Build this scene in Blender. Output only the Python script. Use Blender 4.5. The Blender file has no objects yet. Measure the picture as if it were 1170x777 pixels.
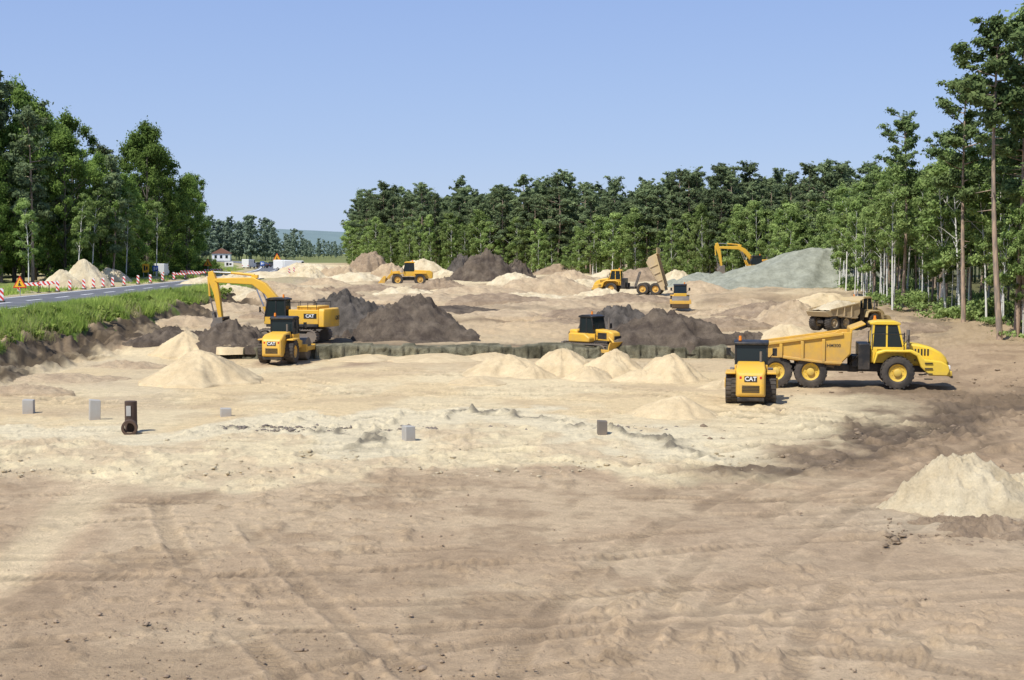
import bpy, bmesh, math, random
import numpy as np
from mathutils import Vector, Matrix, Euler
random.seed(7); RNG=np.random.default_rng(7)
scene=bpy.context.scene
COL=scene.collection
# ------------------------------------------------------------ camera
F=1625.0; CH=7.3; TH=math.atan(103/F)
cam_d=bpy.data.cameras.new("camera"); cam=bpy.data.objects.new("camera",cam_d); COL.objects.link(cam)
cam.location=(0,0,CH); cam.rotation_euler=(math.pi/2-TH,0,0)
cam_d.sensor_width=36; cam_d.lens=50.0; cam_d.clip_end=8000; cam_d.clip_start=0.5
scene.camera=cam
scene.view_settings.view_transform='Standard'; scene.view_settings.look='None'; scene.view_settings.exposure=0
ct,st=math.cos(TH),math.sin(TH)
def G(px,py,z=0.0):
    x=(px-585)/F; u=(388.5-py)/F
    d=Vector((x, u*st+ct, u*ct-st))
    t=(z-CH)/d.z
    return d.x*t, d.y*t
def proj(X,Y,Z):
    dy=Y; dz=Z-CH
    dep=np.maximum(dy*ct-dz*st,0.5); up=dy*st+dz*ct
    return 585+F*X/dep, 388.5-F*up/dep
# ------------------------------------------------------------ numpy noise
def _h(xi,yi,s):
    h=(xi.astype(np.int64)*374761393+yi.astype(np.int64)*668265263+s*1442695041)&0xffffffff
    h=((h^(h>>13))*1274126177)&0xffffffff
    h=(h^(h>>16))&0xffffffff
    return h/4294967295.0
def vn(x,y,s=0):
    x=np.asarray(x,dtype=float); y=np.asarray(y,dtype=float)
    xi=np.floor(x); yi=np.floor(y); fx=x-xi; fy=y-yi
    fx=fx*fx*(3-2*fx); fy=fy*fy*(3-2*fy)
    a=_h(xi,yi,s); b=_h(xi+1,yi,s); c=_h(xi,yi+1,s); d=_h(xi+1,yi+1,s)
    return (a+(b-a)*fx)*(1-fy)+(c+(d-c)*fx)*fy
def fbm(x,y,o=4,s=0,g=0.5):
    x=np.asarray(x,dtype=float); y=np.asarray(y,dtype=float)
    r=0;a=1;t=0
    for i in range(o):
        r=r+a*vn(x*2**i+17.3*i,y*2**i-9.1*i,s+i); t+=a; a*=g
    return r/t
def sst(v,a,b):
    t=np.clip((v-a)/(b-a),0,1); return t*t*(3-2*t)
# ------------------------------------------------------------ terrain
def road_cx(Y):
    return -43-np.maximum(np.asarray(Y,dtype=float)-170,0)**2*0.00045
WY=96.0
def terr(X,Y):
    q=Y+16*(fbm(X*.045,Y*0+.3,3,401)-.5)
    return sst(q,124,126.5)*.45, sst(q+6*(vn(X*.09,X*0,402)-.5),150,153.5)*.55, sst(q-8*(vn(X*.06,X*0,403)-.5),186,192)*.5
def H(X,Y):
    X=np.asarray(X,dtype=float); Y=np.asarray(Y,dtype=float)
    w=0.25+np.clip(np.abs(X+2.4)-17.3,0,12)*1.3
    z=0.75*sst(Y,WY,WY+w)
    a,b,c=terr(X,Y); z=z+a+b+c
    z=z+.25*sst(Y,220,420)
    z=z+.9*sst(X,22,35)*sst(Y,55,90)*(1-sst(Y,140,260))
    t=X-(road_cx(Y)+5.2)
    wt=np.interp(t,[0,3.6,6.2,7.8,10.4],[1,.80,.50,.12,0])
    z=z*(1-wt)+2.75*wt
    return z
def Hs(x,y): return float(H(np.array([x]),np.array([y]))[0])
def GH(px,py):
    z=0.0
    for _ in range(25):
        x,y=G(px,py,z); z=0.5*z+0.5*Hs(x,y)
    return x,y,z
# ------------------------------------------------------------ materials
def newmat(name):
    m=bpy.data.materials.new(name); m.use_nodes=True
    nt=m.node_tree; b=nt.nodes["Principled BSDF"]
    return m,nt,b
def N(nt,t,**k):
    n=nt.nodes.new(t)
    for a,v in k.items(): setattr(n,a,v)
    return n
def paint(name,col,rough=0.45,dust=0.35,dcol=(0.36,0.27,0.18),metal=0.0,low=1.2,spec=0.4):
    m,nt,b=newmat(name)
    tc=N(nt,'ShaderNodeTexCoord'); no=N(nt,'ShaderNodeTexNoise'); no.inputs['Scale'].default_value=2.2; no.inputs['Detail'].default_value=8; no.inputs['Roughness'].default_value=0.7
    nt.links.new(tc.outputs['Object'],no.inputs['Vector'])
    sp=N(nt,'ShaderNodeSeparateXYZ'); nt.links.new(tc.outputs['Object'],sp.inputs[0])
    mr=N(nt,'ShaderNodeMapRange'); mr.inputs['From Min'].default_value=0.2; mr.inputs['From Max'].default_value=low+0.8; mr.inputs['To Min'].default_value=dust; mr.inputs['To Max'].default_value=-0.05
    nt.links.new(sp.outputs['Z'],mr.inputs['Value'])
    ad=N(nt,'ShaderNodeMath',operation='MULTIPLY_ADD'); nt.links.new(no.outputs['Fac'],ad.inputs[0]); ad.inputs[1].default_value=1.6; ad.inputs[2].default_value=-0.72
    a2=N(nt,'ShaderNodeMath',operation='ADD',use_clamp=True); nt.links.new(ad.outputs[0],a2.inputs[0]); nt.links.new(mr.outputs[0],a2.inputs[1])
    a3=N(nt,'ShaderNodeMath',operation='MULTIPLY'); nt.links.new(a2.outputs[0],a3.inputs[0]); a3.inputs[1].default_value=min(1,dust*1.9)
    mx=N(nt,'ShaderNodeMix',data_type='RGBA'); nt.links.new(a3.outputs[0],mx.inputs[0]); mx.inputs[6].default_value=(*col,1); mx.inputs[7].default_value=(*dcol,1)
    nt.links.new(mx.outputs[2],b.inputs['Base Color'])
    b.inputs['Roughness'].default_value=rough; b.inputs['Metallic'].default_value=metal
    b.inputs['Specular IOR Level'].default_value=spec
    return m
YEL=paint("yellow_paint",(0.78,0.45,0.045),dust=0.40)
YEL2=paint("lemon_paint",(0.80,0.54,0.045),dust=0.36)
GOLD=paint("worn_golden_paint",(0.72,0.42,0.05),dust=0.45,dcol=(0.38,0.26,0.14))
YELD=paint("dusty_yellow_paint",(0.56,0.42,0.20),dust=0.6,dcol=(0.48,0.38,0.26))
BLK=paint("black_paint",(0.02,0.02,0.02),dust=0.2)
STEEL=paint("worn_steel",(0.16,0.14,0.12),dust=0.4,rough=0.6)
RUST=paint("rusty_steel",(0.06,0.04,0.03),dust=0.4,rough=0.85,dcol=(.17,.10,.065))
TYRE=paint("tyre_rubber",(0.022,0.021,0.02),rough=0.85,dust=0.33,dcol=(0.2,0.16,0.12),low=0.4)
CHROME=paint("hydraulic_rod",(0.6,0.6,0.6),rough=0.25,dust=0.05,metal=0.9)
WHITE=paint("white_paint",(0.8,0.8,0.78),dust=0.12)
RED=paint("red_paint",(0.6,0.03,0.02),dust=0.1)
ORNG=paint("orange_lens",(0.85,0.25,0.02),dust=0.0)
SIGNY=paint("yellow_sign",(0.85,0.45,0.03),dust=0.0)
BLUES=paint("blue_sign",(0.03,0.12,0.45),dust=0.0)
GREYM=paint("galvanised_steel",(0.4,0.41,0.42),dust=0.15)
DARKCAR=paint("dark_car_paint",(0.04,0.045,0.06),rough=0.25,dust=0.1)
CONC=paint("concrete",(0.42,0.41,0.38),rough=0.9,dust=0.35,low=0.2)
DCONC=paint("dark_concrete",(0.15,0.13,0.11),rough=0.9,dust=0.3,low=0.2)
ROOF=paint("roof_tiles",(0.25,0.12,0.08),rough=0.8,dust=0.0)
def glassm():
    m,nt,b=newmat("tinted_glass"); b.inputs['Base Color'].default_value=(0.018,0.026,0.028,1); b.inputs['Roughness'].default_value=0.12; b.inputs['Specular IOR Level'].default_value=0.35
    return m
GLASS=glassm()
def stripes():
    m,nt,b=newmat("red_white_stripes")
    tc=N(nt,'ShaderNodeTexCoord'); sp=N(nt,'ShaderNodeSeparateXYZ'); nt.links.new(tc.outputs['Object'],sp.inputs[0])
    a=N(nt,'ShaderNodeMath',operation='ADD'); nt.links.new(sp.outputs['Z'],a.inputs[0]); nt.links.new(sp.outputs['X'],a.inputs[1])
    f=N(nt,'ShaderNodeMath',operation='MULTIPLY'); nt.links.new(a.outputs[0],f.inputs[0]); f.inputs[1].default_value=2.0
    g=N(nt,'ShaderNodeMath',operation='FRACT'); nt.links.new(f.outputs[0],g.inputs[0])
    h=N(nt,'ShaderNodeMath',operation='GREATER_THAN'); nt.links.new(g.outputs[0],h.inputs[0]); h.inputs[1].default_value=0.5
    mx=N(nt,'ShaderNodeMix',data_type='RGBA'); nt.links.new(h.outputs[0],mx.inputs[0]); mx.inputs[6].default_value=(0.8,0.8,0.8,1); mx.inputs[7].default_value=(0.65,0.04,0.03,1)
    nt.links.new(mx.outputs[2],b.inputs['Base Color']); b.inputs['Roughness'].default_value=0.5
    return m
STRIPE=stripes()
def soil(name,col=None,attr=None,bump=0.5,scales=(2.5,14,60),var=0.35,col2=None):
    m,nt,b=newmat(name)
    geo=N(nt,'ShaderNodeNewGeometry')
    ns=[]
    for s,dt in zip(scales,(6,6,4)):
        n=N(nt,'ShaderNodeTexNoise'); n.inputs['Scale'].default_value=s; n.inputs['Detail'].default_value=dt; n.inputs['Roughness'].default_value=0.65
        nt.links.new(geo.outputs['Position'],n.inputs['Vector']); ns.append(n)
    if attr:
        base=N(nt,'ShaderNodeAttribute',attribute_name=attr).outputs['Color']
    else:
        mx=N(nt,'ShaderNodeMix',data_type='RGBA'); r=N(nt,'ShaderNodeMapRange'); r.inputs['From Min'].default_value=0.35; r.inputs['From Max'].default_value=0.65
        n0=N(nt,'ShaderNodeTexNoise'); n0.inputs['Scale'].default_value=0.8; n0.inputs['Detail'].default_value=5; nt.links.new(geo.outputs['Position'],n0.inputs['Vector'])
        nt.links.new(n0.outputs['Fac'],r.inputs['Value']); nt.links.new(r.outputs[0],mx.inputs[0])
        c2=col2 or tuple(c*0.75 for c in col)
        mx.inputs[6].default_value=(*col,1); mx.inputs[7].default_value=(*c2,1); base=mx.outputs[2]
    a=N(nt,'ShaderNodeMath',operation='ADD'); nt.links.new(ns[0].outputs['Fac'],a.inputs[0]); nt.links.new(ns[1].outputs['Fac'],a.inputs[1])
    mr=N(nt,'ShaderNodeMapRange'); mr.inputs['From Min'].default_value=0.6; mr.inputs['From Max'].default_value=1.4; mr.inputs['To Min'].default_value=1-var; mr.inputs['To Max'].default_value=1+var
    nt.links.new(a.outputs[0],mr.inputs['Value'])
    vm=N(nt,'ShaderNodeVectorMath',operation='SCALE'); nt.links.new(base,vm.inputs[0]); nt.links.new(mr.outputs[0],vm.inputs['Scale'])
    nt.links.new(vm.outputs[0],b.inputs['Base Color'])
    b.inputs['Roughness'].default_value=0.95; b.inputs['Specular IOR Level'].default_value=0.1
    prev=None
    for n,dist,stg in zip(ns,(0.12,0.06,0.03),(bump*0.7,bump,bump)):
        bp=N(nt,'ShaderNodeBump'); bp.inputs['Strength'].default_value=min(1,stg); bp.inputs['Distance'].default_value=dist
        nt.links.new(n.outputs['Fac'],bp.inputs['Height'])
        if prev: nt.links.new(prev.outputs[0],bp.inputs['Normal'])
        prev=bp
    nt.links.new(prev.outputs[0],b.inputs['Normal'])
    return m
GROUND=soil("ground_soil",attr="soil",bump=0.75,var=0.26)
SAND=soil("cream_sand",(0.66,0.525,0.32),bump=0.5,var=0.18,col2=(0.56,0.435,0.26))
SANDW=soil("pale_sand",(0.70,0.60,0.41),bump=0.8,var=0.22,col2=(0.56,0.455,0.29))
DARKS=soil("dark_topsoil",(0.17,0.135,0.10),bump=0.9,var=0.45,col2=(0.09,0.07,0.055))
DARKG=soil("dark_grey_clay",(0.15,0.13,0.11),bump=0.9,var=0.45,col2=(0.08,0.07,0.06))
BROWN=soil("brown_soil",(0.38,0.285,0.19),bump=0.8,var=0.35,col2=(0.25,0.185,0.125))
CLOD=soil("clod_soil",(0.46,0.345,0.235),bump=0.7,var=0.3,col2=(0.34,0.25,0.17))
GRAVEL=soil("grey_green_gravel",(0.36,0.365,0.285),bump=0.9,var=0.32,col2=(0.26,0.265,0.205))
TAN=soil("tan_soil",(0.52,0.405,0.26),bump=0.7,var=0.28,col2=(0.40,0.30,0.195))
CLAY=soil("green_grey_clay",(0.23,0.21,0.14),bump=0.9,var=0.6,col2=(0.085,0.078,0.05))
# ------------------------------------------------------------ mesh helpers
def np_mesh(name,V,Fc,mat,smooth=False):
    me=bpy.data.meshes.new(name)
    V=np.asarray(V,dtype=np.float32); Fc=np.asarray(Fc,dtype=np.int32); k=Fc.shape[1]
    me.vertices.add(len(V)); me.vertices.foreach_set('co',V.ravel())
    me.loops.add(Fc.size); me.loops.foreach_set('vertex_index',Fc.ravel())
    me.polygons.add(len(Fc)); me.polygons.foreach_set('loop_start',np.arange(0,Fc.size,k,dtype=np.int32))
    if smooth: me.polygons.foreach_set('use_smooth',np.ones(len(Fc),dtype=bool))
    me.update(calc_edges=True)
    if mat: me.materials.append(mat)
    return me
def addobj(name,me,parent=None,loc=(0,0,0),rot=(0,0,0)):
    o=bpy.data.objects.new(name,me); COL.objects.link(o); o.location=loc; o.rotation_euler=rot
    if parent: o.parent=parent
    return o
def root(name,label,cat,loc,heading=0,group=None,scale=1):
    o=addobj(name,None,None,loc,(0,0,math.radians(heading))); o.scale=(scale,)*3; o.empty_display_size=0.3
    o["label"]=label; o["category"]=cat
    if group: o["group"]=group
    return o
SIDE={"side_rib","vent","handrail","lift_arm","ripper","fender","leg","post"}
ALL={"step","boom_cylinder","hydraulic_rod","push_arm","hoist_cylinder"}
class MB:
    def __init__(s): s.bm=bmesh.new()
    def box(s,c,sz,rot=(0,0,0)):
        bmesh.ops.create_cube(s.bm,size=1,matrix=Matrix.Translation(c)@Euler(rot).to_matrix().to_4x4()@Matrix.Diagonal((*sz,1))); return s
    def bx(s,x0,x1,y0,y1,z0,z1):
        return s.box(((x0+x1)/2,(y0+y1)/2,(z0+z1)/2),(abs(x1-x0),abs(y1-y0),abs(z1-z0)))
    def prism(s,pts,y0,y1,ins=0.0):
        n=len(pts)
        A=[s.bm.verts.new((p[0],y0,p[1])) for p in pts]; B=[s.bm.verts.new((p[0],y1,p[1])) for p in pts]
        s.bm.faces.new(A); s.bm.faces.new(B[::-1])
        for i in range(n):
            j=(i+1)%n; s.bm.faces.new((A[i],B[i],B[j],A[j]))
        return s
    def loft(s,secs):
        rings=[]
        for (x,y0,y1,z0,z1) in secs:
            rings.append([s.bm.verts.new(p) for p in ((x,y0,z0),(x,y1,z0),(x,y1,z1),(x,y0,z1))])
        s.bm.faces.new(rings[0]); s.bm.faces.new(rings[-1][::-1])
        for a,b in zip(rings[:-1],rings[1:]):
            for i in range(4):
                j=(i+1)%4; s.bm.faces.new((a[i],b[i],b[j],a[j]))
        return s
    def cyl(s,p0,p1,r,r2=None,n=18):
        p0=Vector(p0);p1=Vector(p1);d=p1-p0
        q=d.to_track_quat('Z','Y').to_matrix().to_4x4()
        bmesh.ops.create_cone(s.bm,cap_ends=True,segments=n,radius1=r,radius2=r if r2 is None else r2,depth=d.length,matrix=Matrix.Translation((p0+p1)/2)@q); return s
    def lathe(s,prof,n=32,c=(0,0,0)):
        R=[]
        for k in range(n):
            a=2*math.pi*k/n
            R.append([s.bm.verts.new((c[0]+r*math.cos(a),c[1]+y,c[2]+r*math.sin(a))) for r,y in prof])
        for k in range(n):
            a=R[k];b=R[(k+1)%n]
            for i in range(len(prof)-1): s.bm.faces.new((a[i],a[i+1],b[i+1],b[i]))
        return s
    def mesh(s,name,mat,ang=0.6,keep=False):
        bmesh.ops.recalc_face_normals(s.bm,faces=s.bm.faces)
        me=bpy.data.meshes.new(name); s.bm.to_mesh(me)
        if not keep: s.bm.free()
        me.materials.append(mat)
        me.polygons.foreach_set('use_smooth',np.ones(len(me.polygons),dtype=bool)); me.set_sharp_from_angle(angle=ang); me.update()
        return me
    def islands(s):
        seen=set();out=[]
        for v in s.bm.verts:
            if v in seen: continue
            st_=[v];isl=[];seen.add(v)
            while st_:
                a=st_.pop(); isl.append(a)
                for e in a.link_edges:
                    b=e.other_vert(a)
                    if b not in seen: seen.add(b); st_.append(b)
            out.append(isl)
        return out
    def obj(s,name,mat,parent=None,bevel=0.02,loc=(0,0,0),rot=(0,0,0)):
        parts=[s]
        if name in SIDE or name in ALL:
            s.bm.verts.index_update(); isl=s.islands(); grp={}
            for i,l in enumerate(isl):
                cy=sum(v.co.y for v in l)/len(l); cx=sum(v.co.x for v in l)/len(l)
                k=i if name in ALL else ((cx>0) if name in("leg","post") else cy>0.02)
                grp.setdefault(k,[]).extend(l)
            if len(grp)>1:
                parts=[]
                for k,vs in grp.items():
                    m=MB(); mp={v:m.bm.verts.new(v.co) for v in vs}
                    for f in {f for v in vs for f in v.link_faces}: m.bm.faces.new([mp[v] for v in f.verts])
                    parts.append(m)
        for p in parts:
            o=addobj(name,p.mesh(name,mat),parent,loc,rot)
            if bevel:
                m=o.modifiers.new("bevel",'BEVEL'); m.width=bevel; m.segments=2; m.limit_method='ANGLE'; m.angle_limit=0.7
        return o
def lettering(txt,size,mat,parent,loc,side,ext=0.008,bold=0.03):
    cu=bpy.data.curves.new("lettering",'FONT'); cu.body=txt; cu.size=size; cu.extrude=ext; cu.offset=bold*size; cu.align_x='CENTER'; cu.align_y='CENTER'; cu.resolution_u=3
    ob=bpy.data.objects.new("lettering_tmp",cu); COL.objects.link(ob)
    dg=bpy.context.evaluated_depsgraph_get(); me=bpy.data.meshes.new_from_object(ob.evaluated_get(dg)); bpy.data.objects.remove(ob)
    me.name="lettering"; me.materials.clear(); me.materials.append(mat)
    X,Nn={'right':((1,0,0),(0,-1,0)),'left':((-1,0,0),(0,1,0)),'rear':((0,-1,0),(-1,0,0)),'front':((0,1,0),(1,0,0))}[side]
    X=Vector(X);Nn=Vector(Nn);U=Nn.cross(X)
    R=Matrix((X,U,Nn)).transposed()
    o=addobj("lettering",me,parent,loc,R.to_euler())
    return o
_wc={}
def wheel(rt,loc,R,W,rim=YEL):
    k=(round(R,3),round(W,3),rim.name)
    if k not in _wc:
        t=MB().lathe([(0.52*R,-W*.40),(0.62*R,-W*.49),(0.82*R,-W*.5),(0.93*R,-W*.46),(0.965*R,-W*.36),(0.965*R,W*.36),(0.93*R,W*.46),(0.82*R,W*.5),(0.62*R,W*.49),(0.52*R,W*.40)],36)
        n=22
        for i in range(n):
            for sd in (-1,1):
                a=2*math.pi*(i+0.25*sd)/n
                t.box((math.cos(a)*R*.965,sd*W*.24,math.sin(a)*R*.965),(R*.07,W*.46,R*.13),(sd*0.0,-a,0))
        tm=t.mesh("tyre",TYRE)
        pr=[(0.53*R,-W*.41),(0.50*R,-W*.36),(0.44*R,-W*.26),(0.24*R,-W*.22),(0.22*R,-W*.40),(0.15*R,-W*.44),(0.001,-W*.44)]
        r=MB().lathe(pr,24).lathe([(a,-b) for a,b in pr],24)
        for sd in (-1,1):
            for i in range(8):
                a=2*math.pi*i/8; r.cyl((math.cos(a)*.34*R,sd*W*.2,math.sin(a)*.34*R),(math.cos(a)*.34*R,sd*W*.28,math.sin(a)*.34*R),0.03*R,n=6)
        _wc[k]=(tm,r.mesh("rim",rim))
    tm,rm=_wc[k]
    e=addobj("wheel",None,rt,loc,(0,random.random()*3,0)); e.empty_display_size=.2
    addobj("tyre",tm,e); addobj("rim",rm,e)
    return e
def cab(rt,x0,x1,y0,y1,z0,zs,z1,body,rake=0.12,roofc=None,frame=None):
    frame=frame or BLK
    c=MB().prism([(x0,z0),(x1,z0),(x1,zs),(x0,zs)],y0,y1)
    c=c.obj("cab",body,rt,0.04)
    p=MB()
    for yy in (y0+.04,y1-.04):
        p.prism([(x0+.02,zs),(x0+.12,zs),(x0+.12+rake*.3,z1),(x0+.02+rake*.3,z1)],yy-.04,yy+.04)
        p.prism([(x1-.12,zs),(x1-.02,zs),(x1-.02-rake,z1),(x1-.12-rake,z1)],yy-.04,yy+.04)
        xm=(x0+x1)/2-.1; p.prism([(xm,zs),(xm+.09,zs),(xm+.09,z1),(xm,z1)],yy-.035,yy+.035)
    p.bx(x0+.02,x1-.02,y0+.002,y1-.002,zs-.03,zs+.03)
    p.obj("window_frame",frame,c,0.01)
    MB().prism([(x0+.05,zs+.01),(x1-.05,zs+.01),(x1-.05-rake,z1-.01),(x0+.05+rake*.3,z1-.01)],y0+.03,y1-.03).obj("window",GLASS,c,0.01)
    MB().loft([(x0-.05,y0-.02,y1+.02,z1,z1+.12),(x0+.3,y0-.04,y1+.04,z1,z1+.2),(x1-.3-rake,y0-.04,y1+.04,z1,z1+.2),(x1+.05-rake,y0-.02,y1+.02,z1,z1+.1)]).obj("roof",roofc or body,c,0.03)
    MB().cyl((x0+.3,y1-.25,z1+.2),(x0+.3,y1-.25,z1+.42),.08,.06).obj("beacon_light",ORNG,c,0)
    for yy,s in ((y0,-1),(y1,1)):
        MB().cyl((x1-.1,yy,zs+.1),(x1+.15,yy+s*.3,zs+.5),.02,n=6).box((x1+.15,yy+s*.33,zs+.5),(.05,.22,.38)).obj("side_mirror",BLK,c,0.01)
    MB().cyl((x1+.0,y0+.4,zs+.1),(x1-rake*.6,y0+.7,zs+.6),.015,n=5).obj("wiper",BLK,c,0)
    return c
# ------------------------------------------------------------ machines
def dumper(name,label,cat,loc,heading,body,letter=None,tip=0,load=None,dumpmat=None,group=None,scale=1):
    rt=root(name,label,cat,loc,heading,group,scale)
    dm=dumpmat or body
    R=.87;W=.72
    MB().bx(.6,5.2,-.45,.45,.85,1.3).bx(2.6,3.4,-1.0,1.0,.75,1.0).obj("chassis",BLK,rt,.03)
    hood=MB().loft([(3.35,-.72,.72,1.25,2.42),(4.2,-.72,.72,1.2,2.32),(4.8,-.71,.71,1.12,2.16),(5.25,-.68,.68,1.05,1.92),(5.5,-.62,.62,1.0,1.66),(5.62,-.55,.55,.98,1.4)]).obj("hood",body,rt,.1)
    MB().bx(5.5,5.66,-.45,.45,1.08,1.4).obj("grille",BLK,hood,.01)
    v=MB()
    for sd in (-1,1):
        for i in range(5): v.bx(3.9+i*.16,3.98+i*.16,sd*.725-.01,sd*.725+.01,1.75,2.1)
    v.obj("vent",BLK,hood,0)
    fd=MB()
    for sd in (-1,1):
        y0,y1=(sd*.73,sd*1.45)
        fd.prism([(1.75,1.35),(1.9,1.95),(2.3,2.08),(3.7,2.08),(4.1,1.9),(4.35,1.6),(5.2,1.5),(5.55,1.3),(5.62,1.0),(5.5,.75),(4.6,.75),(4.15,1.2),(3.95,1.75),(3.6,1.93),(2.4,1.93),(2.0,1.8),(1.86,1.35)],min(y0,y1),max(y0,y1))
    fd.obj("fender",body,rt,.06)
    MB().bx(5.45,5.75,-1.3,1.3,.72,1.0).obj("bumper",body,rt,.05)
    for sd in (-1,1):
        MB().bx(5.56,5.66,sd*1.08-.2,sd*1.08+.2,1.08,1.28).obj("headlight",WHITE,rt,.02)
    MB().bx(5.7,5.80,-1.25,1.25,.62,.74).obj("bumper_strip",BLK,rt,.02)
    cab(rt,1.65,3.4,-.85,.85,1.35,2.15,3.35,body,rake=.28,frame=body)
    h=MB()
    for sd in (-1,1):
        h.cyl((1.7,sd*1.4,2.05),(1.7,sd*1.4,2.9),.025,n=6).cyl((1.7,sd*1.4,2.9),(3.3,sd*1.4,2.9),.025,n=6).cyl((3.3,sd*1.4,2.9),(3.3,sd*1.4,2.05),.025,n=6)
    h.obj("handrail",BLK,rt,0)
    MB().cyl((3.55,-.85,2.0),(3.55,-.85,3.1),.09).obj("exhaust",STEEL,rt,0)
    l=MB()
    for i in range(4): l.bx(4.35,4.75,-1.52,-1.3,.55+i*.28,.6+i*.28).bx(4.35,4.75,1.3,1.52,.55+i*.28,.6+i*.28)
    l.obj("step",BLK,rt,0)
    MB().bx(-3.9,1.0,-.42,.42,.85,1.2).bx(-1.7,-1.3,-.95,.95,.7,1.0).bx(-3.4,-3.0,-.95,.95,.7,1.0).cyl((.8,0,.8),(.8,0,1.7),.3).bx(-3.3,-1.4,-.7,-.5,.8,1.0).bx(-3.3,-1.4,.5,.7,.8,1.0).obj("rear_frame",BLK,rt,.02)
    MB().bx(1.0,1.6,-1.15,1.15,1.0,2.35).bx(.7,1.0,-.8,.8,1.1,1.7).cyl((1.2,-1.1,1.9),(.6,-.7,1.3),.05,n=8).obj("tank",BLK,rt,.04)
    for x in (3.0,-1.45,-3.25):
        for sd in (-1,1): wheel(rt,(x,sd*1.1,R),R,W,body)
    P=(-3.5,0,1.35)
    def q(x,z): return (x-P[0],z-P[2])
    side=[q(-4.55,2.12),q(-4.2,1.62),q(-2.9,1.60),q(-.9,1.36),q(.05,1.30),q(.55,1.85),q(.62,2.98),q(.15,2.98),q(-.1,2.80),q(-3.7,2.26)]
    b=MB()
    b.prism(side,-1.48,-1.40).prism(side,1.40,1.48)
    b.prism([q(-4.58,2.08),q(-4.2,1.55),q(-2.9,1.52),q(-.9,1.28),q(.08,1.22),q(.08,1.34),q(-.88,1.40),q(-2.88,1.64),q(-4.13,1.67),q(-4.48,2.14)],-1.42,1.42)
    b.prism([q(.02,1.24),q(.60,1.82),q(.67,3.08),q(1.35,3.38),q(1.32,3.46),q(.55,3.16),q(.5,1.88),q(-.01,1.34)],-1.44,1.44)
    bo=b.obj("dump_body",dm,rt,.02,loc=P,rot=(0,-math.radians(tip),0))
    r=MB()
    for sd in (-1,1):
        y0=sd*1.48; y1=sd*1.60
        for x,zb,zt in ((-3.0,1.62,2.35),(-1.9,1.50,2.5),(-.8,1.36,2.62)): r.bx(x-P[0]-.08,x-P[0]+.08,min(y0,y1),max(y0,y1),zb-P[2],zt-P[2])
        r.prism([q(-4.0,2.22),q(.2,2.82),q(.2,2.96),q(-4.0,2.36)],min(y0,y1),max(y0,y1))
        r.prism([q(-2.9,1.58),q(-.9,1.34),q(.1,1.30),q(.2,1.42),q(-.9,1.46),q(-2.9,1.72)],min(y0,y1),max(y0,y1))
    r.obj("side_rib",dm,bo,.02)
    MB().cyl((-.2,-.65,1.1),(-1.2+ (0.3 if tip else 0),-.65,1.3+tip*.03),.09).cyl((-.2,.65,1.1),(-1.2+(0.3 if tip else 0),.65,1.3+tip*.03),.09).obj("hoist_cylinder",STEEL,rt,0)
    if load:
        n=24; vs=[];fs=[]
        for i in range(n+1):
            for j in range(13):
                x=-3.7+4.1*i/n; y=-1.38+2.76*j/12
                z=2.20+.14*(x+3.6)+.65*max(0,1-((x+1.5)/2.3)**2)*max(0,1-(y/1.5)**2)+.14*(random.random()-.5)
                vs.append((x-P[0],y,z-P[2]))
        for i in range(n):
            for j in range(12): a=i*13+j; fs.append((a,a+13,a+14,a+1))
        addobj("sand_load",np_mesh("sand_load",vs,fs,load,True),bo)
    if letter:
        for sd in ('right','left'):
            s=-1 if sd=='right' else 1
            lettering(letter[0],.24,BLK,bo,(-.28-P[0],s*1.49,.92),sd,bold=.01)
            lettering(letter[1],.18,BLK,hood,(4.3,s*.735,1.5),sd,bold=.01)
    return rt
def track(rt,y,L,Hh,W,x0=0):
    r=Hh/2; t=MB(); n=10; pts=[]
    for i in range(n+1):
        a=-math.pi/2+math.pi*i/n; pts.append((x0+L/2-r+r*math.cos(a)*.93,r+r*math.sin(a)*.93))
    for i in range(n+1):
        a=math.pi/2+math.pi*i/n; pts.append((x0-L/2+r+r*math.cos(a)*.93,r+r*math.sin(a)*.93))
    inner=[(x0+(p[0]-x0)*.955,r+(p[1]-r)*.82) for p in pts]
    m=len(pts)
    for i in range(m):
        j=(i+1)%m
        t.prism([pts[i],pts[j],inner[j],inner[i]],y-W/2,y+W/2)
    per=2*(L-2*r)+2*math.pi*r; k=int(per/.19)
    for i in range(k):
        s=i*per/k; a1=L-2*r
        if s<a1: x,z,a=x0-L/2+r+s,0.02,0
        elif s<a1+math.pi*r: b=(s-a1)/r; x,z,a=x0+L/2-r+r*math.sin(b)*.98,r-r*math.cos(b)*.98,-b
        elif s<2*a1+math.pi*r: x,z,a=x0+L/2-r-(s-a1-math.pi*r),2*r-.02,math.pi
        else: b=(s-2*a1-math.pi*r)/r; x,z,a=x0-L/2+r-r*math.sin(b)*.98,r+r*math.cos(b)*.98,math.pi-b
        t.box((x,y,z),(.05,W*1.02,.07),(0,a,0))
    o=t.obj("track",STEEL,rt,0)
    w=MB()
    w.bx(x0-L/2+r,x0+L/2-r,y-W*.3,y+W*.3,r*.7,r*1.35)
    for x in (x0-L/2+r,x0+L/2-r): w.cyl((x,y-W*.42,r),(x,y+W*.42,r),r*.72,n=20)
    for i in range(6):
        x=x0-L/2+r+(i+.5)*(L-2*r)/6; w.cyl((x,y-W*.4,.24),(x,y+W*.4,.24),.15,n=12)
    w.obj("track_frame",STEEL,o,.02)
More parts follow.
